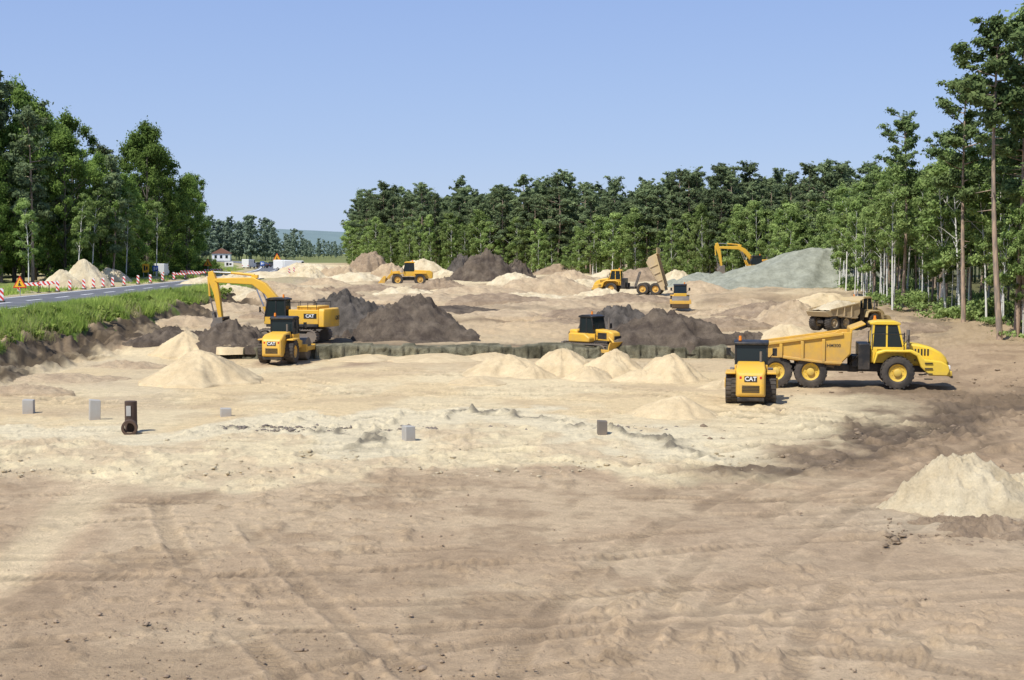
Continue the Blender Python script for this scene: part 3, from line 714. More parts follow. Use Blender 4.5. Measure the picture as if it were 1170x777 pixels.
# ------------------------------------------------------------ heaps
def heap(name,px,py,wpx,hpx,mat,label,ry=1.0,rough=.10,z=None,top=0.0,pos=None,asym=0.0,group=None,seed=None,pw=1.25,hf=None):
    seed=seed if seed is not None else random.randint(1,9999)
    if hf is None: hf=2.0 if mat in (DARKS,DARKG,BROWN) else .9
    if pos: x,y,z0,r,h=pos
    else:
        x,y,z0=GH(px,py) if z is None else (*G(px,py,z),z)
        s=F/y; r=wpx/2/s; h=hpx/s
        y+=r*ry*.75; z0=Hs(x,y)
    nr,na=36,90; V=[(x,y,z0+h)]
    tt=np.linspace(0,1.12,nr+1)[1:]; aa=np.linspace(0,2*np.pi,na,endpoint=False)
    T,A=np.meshgrid(tt,aa,indexing='ij')
    rad=r*(1+.38*(fbm(np.cos(A)*1.5+5,np.sin(A)*1.5+5,3,seed)-.5)*2)
    XX=x+rad*T*np.cos(A)+asym*r*(1-T)*.6; YY=y+rad*T*np.sin(A)*ry
    tq=np.clip((T-top)/(1-top),0,1.2)
    tk=.18
    prof=1-tq**pw; prof=np.where(tq<tk,1-tk**pw*.7-(tq/tk)**2*tk**pw*.3,prof); prof=np.where(tq>.8,(1-.8**pw)*np.maximum(0,(1.12-tq)/.32)**1.8,prof)
    k=2.2/r
    ZZ=z0+h*prof+h*rough*2.0*(fbm(XX*k,YY*k,4,seed+3)-.5)*(1-.5*T)+h*rough*hf*(fbm(XX*k*3.5,YY*k*3.5,4,seed+9,.65)-.5)*(T<1.0)+h*rough*.5*(np.abs(fbm(XX*k*1.4,YY*k*1.4,3,seed+13)*2-1)-.3)
    ZZ=np.where(T>1.04,z0-.45,ZZ)
    V[0]=(x+asym*r*.6,y,float(ZZ[0].mean()))
    V=np.concatenate([np.array(V),np.stack([XX.ravel(),YY.ravel(),ZZ.ravel()],1)])
    F4=[]
    for i in range(nr-1):
        for j in range(na):
            a=1+i*na+j;b=1+i*na+(j+1)%na; F4.append((a,a+na,b+na,b))
    for j in range(0,na,2): F4.append((0,1+j,1+(j+1)%na,1+(j+2)%na))
    V=V-np.array([x,y,z0])
    o=addobj(name,np_mesh(name,V,F4,mat,True),None,(x,y,z0)); o["label"]=label; o["category"]="soil heap"
    if group: o["group"]=group
    return o
g1="sand heaps on the sand field"
for a in [(218,440,140,37),(207,410,84,27),(262,409,80,10),(580,432,108,26),(643,431,96,33),(704,433,94,33),(771,438,94,34),(778,480,110,26),(905,400,90,25),(760,406,70,10),(830,445,60,10),(545,440,70,8),(500,414,120,7),(420,412,90,6),(560,412,80,8),(675,436,70,16),(738,438,70,15),(610,434,60,14)]:
    heap("sand_heap",*a,SAND,"cone-shaped heap of cream sand on the sand field",group=g1,rough=.13,hf=1.2)
heap("sand_heap",1118,592,200,60,SANDW,"large pale lumpy sand heap on brown soil",rough=.26,ry=.8,pw=1.7,asym=-.15,hf=1.7)
heap("sand_heap",1185,588,130,38,SANDW,"lower pale sand heap against the large one",rough=.26,ry=.8,pw=1.7,hf=1.7)
heap("soil_heap",1150,616,140,20,BROWN,"low grey-brown soil heap beside pale sand",rough=.5,ry=.7)
heap("soil_heap",1080,600,70,8,BROWN,"low brown clod ridge at a sand heap",rough=.6,ry=.6)
heap("soil_heap",470,389,150,54,DARKS,"steep heap of dark brown topsoil",rough=.2,asym=-.1)
heap("soil_heap",390,386,150,56,DARKG,"dark grey topsoil heap behind the excavator",rough=.24,ry=.7,pw=1.5)
heap("soil_heap",430,388,90,30,DARKS,"low dark soil heap between larger heaps",rough=.3)
heap("soil_heap",262,398,110,24,DARKS,"dark crumbly soil heap by the excavator bucket",rough=.38,ry=.7,pw=1.6)
heap("soil_heap",190,395,120,16,DARKS,"low dark soil ridge below the embankment",rough=.4,ry=.5)
heap("soil_heap",716,386,115,40,DARKG,"dark grey clay heap near the cut",rough=.24)
heap("soil_heap",770,396,180,36,DARKS,"wide dark brown soil heap above the cut",rough=.32,ry=.6,pw=1.6)
heap("soil_heap",640,372,90,8,BROWN,"small brown soil ridge on the flat",rough=.3,ry=.5)
heap("soil_heap",850,392,80,14,DARKS,"low dark soil heap beside a sand heap",rough=.3,ry=.5)
heap("gravel_heap",0,0,0,0,GRAVEL,"big grey-green gravel bank rising toward the wood",pos=(39.2,196,2.0,12.5,6.1),rough=.12,ry=.75,asym=.6,pw=1.15)
heap("gravel_heap",0,0,0,0,GRAVEL,"low grey gravel spoil beside the big bank",pos=(27.5,199,2.1,7.5,2.0),rough=.3,ry=.7,pw=1.5,hf=1.6)
heap("sand_heap",950,354,110,20,SAND,"pale sand at the foot of the gravel bank",rough=.2,ry=.7)
heap("soil_heap",800,336,90,16,TAN,"tan and grey soil heap below the far excavator",rough=.2,ry=.6)
heap("soil_heap",915,372,120,28,TAN,"tan soil heap under the gravel bank",rough=.3,ry=.8,hf=1.6)
heap("soil_heap",880,362,110,16,BROWN,"low brown soil heap beside the gravel bank",rough=.25)
far=[(555,323,95,34,DARKS,.35),(528,318,40,28,DARKG,.35),(590,322,50,26,DARKS,.35),(420,313,62,26,BROWN,.2),(445,318,50,18,TAN,.2),(480,310,60,14,SANDW,.15),(405,322,90,10,SANDW,.2),(510,320,50,12,SANDW,.2),
 (620,334,130,18,TAN,.3),(590,326,70,14,SANDW,.2),(660,330,80,14,SANDW,.25),(650,322,70,14,TAN,.2),(540,336,120,10,TAN,.3),(350,312,80,12,SANDW,.2),(300,318,100,8,SANDW,.2),(370,326,70,10,TAN,.2),(430,334,120,9,BROWN,.3),
 (775,325,60,18,SANDW,.15),(735,322,70,16,BROWN,.2),(700,318,60,10,SANDW,.2),(330,345,130,15,TAN,.35),(250,357,140,12,TAN,.4),(210,372,120,10,TAN,.4),(375,340,80,14,BROWN,.3),(840,360,90,9,TAN,.4),(1020,392,120,8,BROWN,.4),(60,437,160,8,TAN,.4),(20,450,120,8,TAN,.4),(140,422,120,8,TAN,.4),
 (480,345,180,8,TAN,.45),(560,350,190,7,BROWN,.5),(650,352,170,8,TAN,.45),(720,345,110,8,BROWN,.4),(600,342,110,8,SANDW,.4),(520,358,140,7,DARKS,.4),(420,356,130,9,BROWN,.4),(340,362,130,9,BROWN,.4),(300,345,90,10,SANDW,.3),(260,340,90,12,SANDW,.3),(680,366,150,8,BROWN,.5),(590,366,140,6,TAN,.5),(820,374,140,9,BROWN,.5),(860,350,80,8,TAN,.3),(500,332,70,12,BROWN,.3),(460,338,80,10,SANDW,.3),(390,318,60,14,TAN,.25),(560,314,60,10,SANDW,.2),(690,340,70,10,SANDW,.3),(745,336,70,9,SANDW,.3),(1050,380,120,9,BROWN,.4),(1000,372,90,10,TAN,.35),(640,312,60,10,BROWN,.2),(350,320,50,14,SANDW,.25),(300,330,80,9,TAN,.3),(235,325,60,8,SANDW,.3),(270,322,60,10,SANDW,.3)]
lb={DARKS.name:"far heap of dark topsoil",DARKG.name:"far heap of dark grey clay",BROWN.name:"rough heap of brown soil",TAN.name:"rounded heap of tan soil",SANDW.name:"far heap of pale sand"}
for px,py,w,h,mt,rg in far:
    heap("sand_heap" if mt is SANDW else "soil_heap",px,py,w,h,mt,lb[mt.name]+" on the site",rough=rg,ry=.7 if h>20 else .45,hf=1.8,pw=random.uniform(1.2,2.0))
for i,(px,w,h) in enumerate(((97,70,27),(72,54,19),(128,50,16))):
    x=-53.5-i*.7; y=F*x/(px-585); heap("sand_heap",0,0,0,0,SANDW,"pale sand heap beyond the road verge",pos=(x,y,2.7,w/2*y/F,h*y/F*1.2),rough=.14,ry=.7)
# ------------------------------------------------------------ clods
def clods(name,n,fn,mat,smin,smax):
    base=np.array([(1,0,0),(-1,0,0),(0,1,0),(0,-1,0),(0,0,1),(0,0,-1),(.6,.6,.5),(-.6,.6,.5),(-.6,-.6,.5),(.6,-.6,.5)],dtype=float)
    faces=np.array([(0,6,9),(0,2,6),(2,7,6),(2,1,7),(1,8,7),(1,3,8),(3,9,8),(3,0,9),(6,4,9),(6,7,4),(7,8,4),(8,9,4),(0,5,2),(2,5,1),(1,5,3),(3,5,0)])
    P=fn(n); n=len(P)
    s=smin*(smax/smin)**(RNG.random(n)**2.6)
    j=1+RNG.normal(0,.28,(n,10,3)); sc=s[:,None,None]*np.stack([1+.5*RNG.random(n),1+.5*RNG.random(n),.45+.45*RNG.random(n)],1)[:,None,:]
    a=RNG.random(n)*6.28; ca,sa=np.cos(a),np.sin(a)
    v=base[None]*j*sc; vx=v[...,0]*ca[:,None]-v[...,1]*sa[:,None]; vy=v[...,0]*sa[:,None]+v[...,1]*ca[:,None]
    z=H(P[:,0],P[:,1])
    V=np.stack([vx+P[:,0:1],vy+P[:,1:2],v[...,2]+z[:,None]+s[:,None]*.05+P[:,2:3]],2).reshape(-1,3)
    Fc=(faces[None]+(np.arange(n)*10)[:,None,None]).reshape(-1,3)
    o=addobj(name,np_mesh(name,V,Fc,mat)); o["kind"]="stuff"; o["label"]=name.replace('_',' ')+" scattered over the bare ground"; o["category"]="soil"
def rnd_px(n,x0,x1,y0,y1,thr=.5,seed=0,sc=.3):
    px=x0+RNG.random(n)*(x1-x0); py=y0+RNG.random(n)*(y1-y0)
    P=np.array([G(a,b) for a,b in zip(px,py)])
    k=fbm(P[:,0]*sc,P[:,1]*sc,3,seed)>thr-.12*RNG.random(n)
    P=P[k]; return np.concatenate([P,np.full((len(P),1),.012)],1)
clods("soil_clods",3500,lambda n:rnd_px(n,-150,1320,550,900,.54,121,.28),CLOD,.010,.035)
clods("soil_clods",700,lambda n:rnd_px(n,-150,560,700,900,.54,7,.5),CLOD,.015,.07)
clods("sand_lumps",1600,lambda n:rnd_px(n,-100,900,498,545,.52,131,.5),SANDW,.02,.10)
clods("grey_rubble",1600,lambda n:rnd_px(n,170,780,487,494,.5,141,.5),DCONC,.02,.12)
clods("dark_clods",2200,lambda n:rnd_px(n,800,1300,425,540,.54,151,.4),BROWN,.03,.14)
clods("heap_clods",700,lambda n:rnd_px(n,1010,1290,585,625,.5,155,.4),BROWN,.02,.12)
# ------------------------------------------------------------ stakes, pipe
def block(px,py,w,h,mat,label,lean=0):
    x,y=G(px,py); s=F/y; w=w/s/2; h=h/s
    rt=MB().loft([( -w,-w,w,-.3,h),(w,-w,w,-.3,h*.96)]).obj("concrete_post",mat,None,.02,loc=(x,y,0),rot=(0,lean,random.random()*.6))
    rt["label"]=label; rt["category"]="concrete post"; rt["group"]="concrete posts in the sand strip"
block(33,474,12,18,CONC,"short grey concrete post in pale sand")
block(108,482,12,26,CONC,"tall grey concrete post in pale sand",.03)
block(258,477,12,11,CONC,"low grey concrete post nearly buried")
block(467,506,12,20,CONC,"light grey square concrete post",-.02)
block(688,498,11,18,DCONC,"dark weathered concrete post by clods")
x,y=G(150,496)
pr=root("drain_pipe","dark upright pipe stub with round open ring at its foot","pipe",(x,y,0))
MB().cyl((0,0,-.2),(0,0,1.32),.24,n=24).obj("pipe",RUST,pr,.02)
MB().bx(-.12,.06,-.262,-.235,.75,1.15).obj("label_plate",CONC,pr,0)
MB().lathe([(.21,-.16),(.31,-.16),(.31,.16),(.21,.16),(.21,-.16)],28).obj("ring",RUST,pr,.01,loc=(.05,-.42,.31),rot=(.05,0,.15))
MB().box((0.35,-.3,.05),(.9,.12,.1),(0,.1,.4)).obj("wooden_batten",TAN,pr,.01)
# ------------------------------------------------------------ road furniture
def guide(x,y):
    rt=root("guide_board","red and white striped guide board on the road edge","guide board",(x,y,2.78),0,"guide boards along the road")
    MB().bx(-.16,.16,-.02,.02,.15,1.2).obj("board",STRIPE,rt,0)
    MB().bx(-.25,.25,-.15,.15,0,.14).obj("base",BLK,rt,.02)
    return rt
for px in (66,80,96,107,118,129,142,158,172,186,199,212): 
    x=-49.0+(0 if px<180 else -1.5); y=F*x/(px-585); guide(x,y)
for px,yy in ((2,123),(22,150),): guide((px-585)/F*yy,yy)
for yy in (265,280,296,312,328,344): guide(float(road_cx(yy))+5.6,yy)
def barrier(px,yy,w=2.2):
    x=(px-585)/F*yy
    rt=root("road_barrier","red and white road barrier on two legs","road barrier",(x,yy,2.78),0,"road barriers")
    MB().bx(-w/2,w/2,-.02,.02,.75,1.05).obj("board",STRIPE,rt,0)
    MB().bx(-w/2+.1,-w/2+.18,-.03,.03,0.081,.8).bx(w/2-.18,w/2-.1,-.03,.03,0.081,.8).bx(-w/2,-w/2+.28,-.3,.3,0,.08).bx(w/2-.28,w/2,-.3,.3,0,.08).obj("leg",BLK,rt,0)
for px,yy in ((34,150),(46,152),(56,158),(205,215),(228,230),(222,222),(214,240),(240,255),(248,262)): barrier(px,yy)
def tri_sign(px,yy,zb,size,label,h=2.2):
    x=(px-585)/F*yy
    rt=root("warning_sign",label,"road sign",(x,yy,zb))
    MB().cyl((0,.04,0),(0,.04,h),.035,n=10).obj("post",GREYM,rt,0)
    s=size
    MB().prism([(-s/2,h-s*.1),(s/2,h-s*.1),(0,h+s*.77)],-.03,0).obj("sign_border",RED,rt,0.01)
    MB().prism([(-s*.38,h-.03*s),(s*.38,h-.03*s),(0,h+s*.64)],-.045,-.031).obj("sign_face",SIGNY,rt,0)
    f=MB(); f.prism([(-s*.12,h+.05*s),(s*.14,h+.05*s),(s*.08,h+.12*s),(-.02*s,h+.3*s),(-.07*s,h+.28*s)],-.058,-.046); f.cyl((0,-.058,h+.36*s),(0,-.046,h+.36*s),.05*s,n=10); f.obj("pictogram",BLK,rt,0)
tri_sign(23,140,2.7,1.4,"triangular yellow warning sign with red border by barriers",1.0)
tri_sign(238,262,2.7,1.6,"triangular yellow warning sign on a post by the road",1.8)
tri_sign(317,330,2.2,2.0,"large yellow warning sign on a tall post",2.8)
def panel_sign(px,yy,zb,w,h,zz,mat,label):
    x=(px-585)/F*yy
    rt=root("road_sign",label,"road sign",(x,yy,zb))
    MB().cyl((-w*.35,.06,0),(-w*.35,.06,zz+h),.04,n=8).cyl((w*.35,.06,0),(w*.35,.06,zz+h),.04,n=8).obj("post",GREYM,rt,0)
    MB().bx(-w/2,w/2,-.02,.02,zz,zz+h).obj("panel",mat,rt,.01)
    MB().bx(-w*.3,-w*.05,-.03,-.022,zz+h*.2,zz+h*.8).bx(.05*w,.3*w,-.03,-.022,zz+h*.3,zz+h*.7).obj("marking",BLK if mat is not BLUES else WHITE,rt,0)
panel_sign(167,215,2.7,1.0,1.3,1.2,SIGNY,"yellow lane-layout panel sign on two posts")
panel_sign(190,250,2.7,1.2,1.2,1.3,WHITE,"white traffic sign panel beside the road")
panel_sign(262,290,2.7,1.8,1.0,1.2,WHITE,"white information panel by the road")
panel_sign(178,225,2.7,.9,.9,1.2,BLUES,"small blue sign panel beside the road")
panel_sign(300,310,2.5,.9,.9,1.4,BLUES,"small blue sign panel by the bend")
def car(px,yy,mat,label,heading=90,van=False):
    x=(px-585)/F*yy
    rt=root("parked_car" if not van else "delivery_van",label,"car" if not van else "van",(x,yy,2.82 if abs(x-float(road_cx(yy)))<6 else Hs(x,yy)),heading)
    if van:
        pr=[(-2.6,.35),(2.6,.35),(2.65,1.1),(2.0,1.3),(1.5,2.2),(-2.6,2.3)]; gl=[(1.1,1.35),(1.95,1.35),(1.55,2.05),(1.1,2.05)]
    else:
        pr=[(-2.2,.35),(2.2,.35),(2.2,.8),(1.2,.95),(.5,1.45),(-1.3,1.48),(-2.0,1.0),(-2.2,.9)]; gl=[(-1.7,.98),(1.05,.98),(.45,1.4),(-1.25,1.42)]
    b=MB().prism(pr,-.88,.88).obj("body",mat,rt,.08)
    MB().prism(gl,-.89,.89).obj("window",GLASS,b,.01)
    for xx in (-1.35,1.35):
        for sd in (-1,1): wheel(rt,(xx,sd*.8,.33),.33,.22,GREYM)
    for sd in (-1,1): MB().box((2.2,sd*.6,.7),(.08,.3,.14)).obj("headlight",WHITE,rt,.02); MB().box((-2.2 if not van else -2.6,sd*.7,.8),(.08,.2,.2)).obj("tail_light",RED,rt,.02)
car(298,352,DARKCAR,"dark hatchback driving on the road",160); car(312,372,DARKCAR,"dark estate car following on the road",150); car(285,345,WHITE,"white van on the road beyond the site",80,True)
car(338,300,WHITE,"white van standing on the construction site",20,True); car(326,312,WHITE,"white van standing on the construction site",-30,True)
car(185,236,WHITE,"white van stopped on the road by barriers",95,True)
car(350,330,DARKCAR,"dark car parked on the construction site",10)
def house(px,yy,w,d,h,rh,label):
    x=(px-585)/F*yy; z=Hs(x,yy)
    rt=root("house",label,"house",(x,yy,z),8)
    MB().bx(-w/2,w/2,-d/2,d/2,-.3,h).obj("wall",WHITE,rt,.02)
    MB().prism([(-w/2-.4,h+.01),(w/2+.4,h+.01),(0,h+rh)],-d/2-.4,d/2+.4).obj("roof",ROOF,rt,.02)
    for xx in (-w*.3,0,w*.3): MB().bx(xx-.5,xx+.5,-d/2-.03,-d/2+.02,1.0,2.3).obj("window",GLASS,rt,.01)
house(254,600,7.5,9,3.0,2.2,"small white house with reddish gabled roof by the wood")
# ------------------------------------------------------------ foliage
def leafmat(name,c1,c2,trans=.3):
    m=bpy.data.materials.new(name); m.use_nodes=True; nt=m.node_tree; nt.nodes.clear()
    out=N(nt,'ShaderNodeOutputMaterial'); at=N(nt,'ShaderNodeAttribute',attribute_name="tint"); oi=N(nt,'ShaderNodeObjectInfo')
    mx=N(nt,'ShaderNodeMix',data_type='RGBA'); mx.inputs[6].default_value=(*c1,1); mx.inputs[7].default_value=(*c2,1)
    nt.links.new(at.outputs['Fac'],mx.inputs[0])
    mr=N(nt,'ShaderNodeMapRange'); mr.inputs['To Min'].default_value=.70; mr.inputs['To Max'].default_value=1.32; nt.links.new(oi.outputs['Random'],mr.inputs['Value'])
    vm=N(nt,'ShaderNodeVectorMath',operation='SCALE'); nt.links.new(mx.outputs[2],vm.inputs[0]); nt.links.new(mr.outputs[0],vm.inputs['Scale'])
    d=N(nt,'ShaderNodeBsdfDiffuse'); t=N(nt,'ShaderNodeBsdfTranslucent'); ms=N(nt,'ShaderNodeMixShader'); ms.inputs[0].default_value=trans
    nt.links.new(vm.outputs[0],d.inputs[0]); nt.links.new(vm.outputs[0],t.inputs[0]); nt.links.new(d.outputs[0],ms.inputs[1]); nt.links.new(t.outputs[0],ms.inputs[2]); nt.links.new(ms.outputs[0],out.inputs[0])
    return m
LPINE=leafmat("pine_needles",(.085,.135,.052),(.24,.31,.115),.3)
LPINE_HAZE=leafmat("hazed_pine_needles",(.11,.155,.085),(.26,.32,.15),.35)  # paler, bluer needles: atmospheric haze put into the leaf colour
LBROAD=leafmat("broad_leaves",(.085,.15,.035),(.27,.38,.095),.4)
LBIRCH=leafmat("birch_leaves",(.16,.24,.07),(.35,.44,.155),.4)
LFAR_HAZE=leafmat("hazed_distant_leaves",(.15,.20,.15),(.25,.31,.21),.2)  # distance haze painted into the leaves as a pale bluish green
LGRASS=leafmat("grass_blades",(.20,.30,.055),(.46,.55,.14),.35)
LDRY=leafmat("dry_weeds",(.26,.28,.09),(.50,.46,.24),.35)
def bark(name,c1,c2,sc=(6,6,1.2)):
    m,nt,b=newmat(name); tc=N(nt,'ShaderNodeTexCoord'); mp=N(nt,'ShaderNodeMapping'); mp.inputs['Scale'].default_value=sc; no=N(nt,'ShaderNodeTexNoise'); no.inputs['Scale'].default_value=1; no.inputs['Detail'].default_value=6
    nt.links.new(tc.outputs['Object'],mp.inputs[0]); nt.links.new(mp.outputs[0],no.inputs['Vector'])
    r=N(nt,'ShaderNodeValToRGB'); r.color_ramp.elements[0].position=.4; r.color_ramp.elements[1].position=.6; r.color_ramp.elements[0].color=(*c1,1); r.color_ramp.elements[1].color=(*c2,1)
    nt.links.new(no.outputs['Fac'],r.inputs[0]); nt.links.new(r.outputs[0],b.inputs['Base Color']); b.inputs['Roughness'].default_value=.9; return m
BPINE=bark("pine_bark",(.24,.19,.15),(.46,.33,.23)); BBIRCH=bark("birch_bark",(.14,.13,.12),(.72,.70,.64),(1.5,1.5,5)); BBIRCH.node_tree.nodes["Color Ramp"].color_ramp.elements[0].position=.30; BBIRCH.node_tree.nodes["Color Ramp"].color_ramp.elements[1].position=.42
BOAK=bark("oak_bark",(.06,.05,.04),(.20,.17,.13))
def tube(pts,rad,n=7):
    pts=np.array(pts,dtype=float); V=[];Fc=[]
    for i,p in enumerate(pts):
        d=pts[min(i+1,len(pts)-1)]-pts[max(i-1,0)]; d/=np.linalg.norm(d)+1e-9
        a=np.cross(d,(1,0,0) if abs(d[0])<.8 else (0,1,0)); a/=np.linalg.norm(a); b=np.cross(d,a)
        for k in range(n):
            t=2*math.pi*k/n; V.append(p+rad[i]*(a*math.cos(t)+b*math.sin(t)))
    for i in range(len(pts)-1):
        for k in range(n): Fc.append((i*n+k,i*n+(k+1)%n,(i+1)*n+(k+1)%n,(i+1)*n+k))
    return np.array(V),np.array(Fc)
def join(parts):
    V=[];Fc=[];o=0
    for v,f in parts: V.append(v);Fc.append(f+o);o+=len(v)
    return np.concatenate(V),np.concatenate(Fc)
def leafarr(r,clumps,n,size,center_z):
    cl=np.array(clumps); vol=cl[:,3]**2*cl[:,4]**.5; p=vol/vol.sum()
    idx=r.choice(len(cl),n,p=p); c=cl[idx]
    d=r.normal(size=(n,3)); d/=np.linalg.norm(d,axis=1)[:,None]
    rad=r.random(n)**.45*(1+.34*r.normal(size=n))
    C=c[:,:3]+d*rad[:,None]*np.stack([c[:,3],c[:,3],c[:,4]],1)
    out=C-np.array([0,0,center_z]); out[:,2]*=.5; out/=np.linalg.norm(out,axis=1)[:,None]+1e-6
    Nn=out*.35+d*.5+r.normal(size=(n,3))*.45+np.array([0,0,.25]); Nn/=np.linalg.norm(Nn,axis=1)[:,None]
    t=np.cross(Nn,r.normal(size=(n,3))); t/=np.linalg.norm(t,axis=1)[:,None]+1e-6; b=np.cross(Nn,t)
    s=size*(.6+.8*r.random(n))[:,None]
    V=np.stack([C+t*s,C+b*s*.55,C-t*s,C-b*s*.55],1).reshape(-1,3)
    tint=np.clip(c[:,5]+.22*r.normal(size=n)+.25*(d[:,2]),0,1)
    return V,np.arange(4*n).reshape(n,4),np.repeat(tint,4)
def crownmesh(name,arr,mat):
    V,Fc,t=arr; me=np_mesh(name,V,Fc,mat); at=me.attributes.new("tint",'FLOAT','POINT'); at.data.foreach_set('value',t.astype(np.float32)); return me
def pine(seed,h,cb,R,n,ls,nbr=20):
    r=np.random.default_rng(seed); bend=r.normal(0,.018*h,2)
    def tp(z): u=z/h; return np.array([bend[0]*math.sin(u*2.2),bend[1]*math.sin(u*2.6),z])
    r0=.009*h+.03
    zz=np.linspace(-.3,h*.97,12); parts=[tube([tp(z) for z in zz],[r0*(1-.82*max(z,0)/h) for z in zz],8)]
    cl=[]; nb=int(nbr+8*r.random()); az=r.random()*6; lop=r.random()*6.28
    for i in range(nb):
        u=(i+.5)/nb; z=h*(cb+(1-cb)*u*.97); az+=2.4+r.normal(0,.5)
        L=R*(.30+.65*math.sin(min(1,(1-u)*1.35+.08)*math.pi/2))*(.35+.85*r.random())*(.6+.4*min(1,u*4))*(1+.25*math.cos(az-lop))
        up=.15+.5*u+r.normal(0,.12); s=tp(z); e=s+np.array([math.cos(az)*L,math.sin(az)*L,L*up])
        mid=(s+e)/2+np.array([0,0,-.06*L]); parts.append(tube([s,mid,e],[r0*.26*(1-.6*u)+.02,r0*.16,.015],5))
        tn=.15+.6*r.random()
        for k in range(4):
            q=.4+.6*(k+r.random()*.6)/3.4; c=s+(e-s)*min(q,1.02)+r.normal(0,.15*R*.3,3)
            rr=(.18+.22*r.random())*R*.55*(.75+.5*(1-u)); cl.append((*c,rr,rr*.6,tn))
    for i in range(9):
        z=h*(cb-.32*r.random()); a=r.random()*6.28; s=tp(max(z,.5)); L=.4+1.2*r.random(); parts.append(tube([s,s+np.array([math.cos(a)*L,math.sin(a)*L,-.1*L])],[.035,.012],4))
    t=tp(h*.97); cl.append((*t,R*.22,R*.26,.6)); cl.append((t[0]+.2,t[1]-.2,t[2]-.5,R*.28,R*.22,.5))
    return join(parts),leafarr(r,cl,n,ls,h*(cb+.4*(1-cb)))
def broad(seed,h,zb,R,n,ls,slim=False):
    r=np.random.default_rng(seed); r0=(.013 if not slim else .006)*h+.02
    bend=r.normal(0,.025*h,2)
    def tp(z): u=z/h; return np.array([bend[0]*u*u*1.5,bend[1]*math.sin(u*2),z])
    zz=np.linspace(-.3,h*.88,10); parts=[tube([tp(z) for z in zz],[r0*(1-.85*max(z,0)/h) for z in zz],8)]
    cl=[]; K=64 if not slim else 38; ax=r.random()*6
    for i in range(K):
        u=(i+.5)/K; z=zb+(h-zb)*(u**.9); az=ax+i*2.399+r.normal(0,.35)
        env=math.sin(math.pi*min(1,max(.05,(u*.88+.10))))**.7
        lob=.52+.9*vn([math.cos(az)*1.7+seed],[u*4+math.sin(az)*1.7],seed)[0]
        rr=R*env*lob*(.5+.5*r.random()**.4)
        c=tp(z)+np.array([math.cos(az)*rr*.85,math.sin(az)*rr*.85,r.normal(0,.4)])
        cr0=R*((.10+.14*r.random()) if not slim else (.14+.17*r.random())); cl.append((*c,cr0,cr0*.75,.1+.8*r.random()))
        if i%2==0:
            s=tp(max(zb*.8,z-rr*.7)); parts.append(tube([s,(s+c)/2+np.array([0,0,.1*rr]),c],[r0*.3*(1-.6*u)+.01,r0*.16,.012],5))
    cl.append((*tp(h*.97),R*.15,R*.26,.7))
    return join(parts),leafarr(r,cl,n,ls,zb+(h-zb)*.5)
def variant(fn,args,bk,lf):
    (tv,tf),arr=fn(*args); tm=np_mesh("trunk",tv,tf,bk,True); return (tm,crownmesh("crown",arr,lf),args[1])
def plant(var,name,label,cat,x,y,h,group,z=None,w=1.0):
    tm,cm,h0=var; s=h/h0
    rt=root(name,label,cat,(x,y,(Hs(x,y) if z is None else z)-.05),random.random()*360,group); rt.scale=(s*w,s*w,s)
    rt.rotation_euler[0]=random.gauss(0,.02); rt.rotation_euler[1]=random.gauss(0,.02)
    addobj("trunk",tm,rt); addobj("crown",cm,rt); return rt
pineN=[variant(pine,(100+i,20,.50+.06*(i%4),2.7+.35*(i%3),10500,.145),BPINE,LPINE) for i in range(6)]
pineM=[variant(pine,(120+i,20,.26+.06*(i%5),3.3+.3*(i%3),7500,.21,24),BPINE,LPINE_HAZE) for i in range(8)]
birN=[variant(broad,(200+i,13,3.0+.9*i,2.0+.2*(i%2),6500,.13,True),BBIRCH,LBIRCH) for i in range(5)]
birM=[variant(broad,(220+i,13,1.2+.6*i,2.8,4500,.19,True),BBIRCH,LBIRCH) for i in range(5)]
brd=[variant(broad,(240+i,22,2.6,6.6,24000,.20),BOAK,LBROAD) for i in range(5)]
E=np.array([(38,72),(36.5,95),(36.2,145),(46,196),(47,240),(16,300),(-22,352),(-47,425),(-50,470)],dtype=float)
hy=([70,102,112,125,150,200,255,312,440],[21,20.5,18,15.8,14,15.5,19,21,21])
seg=np.linalg.norm(E[1:]-E[:-1],axis=1); cum=np.concatenate([[0],np.cumsum(seg)]); TOT=cum[-1]
def at(s,off):
    i=min(len(seg)-1,max(0,int(np.searchsorted(cum,s)-1))); d=(E[i+1]-E[i])/seg[i]; p=E[i]+d*(s-cum[i]); nrm=np.array([d[1],-d[0]]); q=p+nrm*off; return q[0],q[1]
np_cnt=0
rows=[(2.5,3.6),(6.5,3.6),(10.5,4.0),(15,5.0)]
for off,sp in rows:
    s=random.random()*3
    while s<TOT:
        x,y=at(s,off+random.uniform(-2.0,2.0)); near=y<190
        sp2=sp*(1.5 if near else 1.35)
        h=np.interp(y,*hy)*(random.uniform(.72,1.08) if not near else random.uniform(.6,1.08))*(.96+.08*math.sin(s*.13))
        if np_cnt<293:
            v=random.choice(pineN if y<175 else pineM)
            lab="tall slender pine with bare reddish trunk at the wood edge" if near else "dark green pine standing in the roadside wood"
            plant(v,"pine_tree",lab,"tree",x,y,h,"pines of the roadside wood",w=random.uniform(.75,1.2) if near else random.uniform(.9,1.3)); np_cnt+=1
        s+=sp2*random.choice((.35,.6,1.0,1.2,1.7))
nb=0
for off,sp in ((-.5,3.2),(2.0,3.4),(5,4.2),(9,6.5)):
    s=random.random()*3
    while s<TOT:
        x,y=at(s,off+random.uniform(-1.8,1.8)); near=y<190
        h=random.uniform(8,14.5) if near else random.uniform(5.5,14)
        h=min(h,np.interp(y,*hy)*.88)
        if nb<290:
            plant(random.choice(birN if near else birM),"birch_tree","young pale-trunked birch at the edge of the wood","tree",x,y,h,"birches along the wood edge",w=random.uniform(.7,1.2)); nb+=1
        s+=sp*random.choice((.3,.5,.9,1.3,2.0))
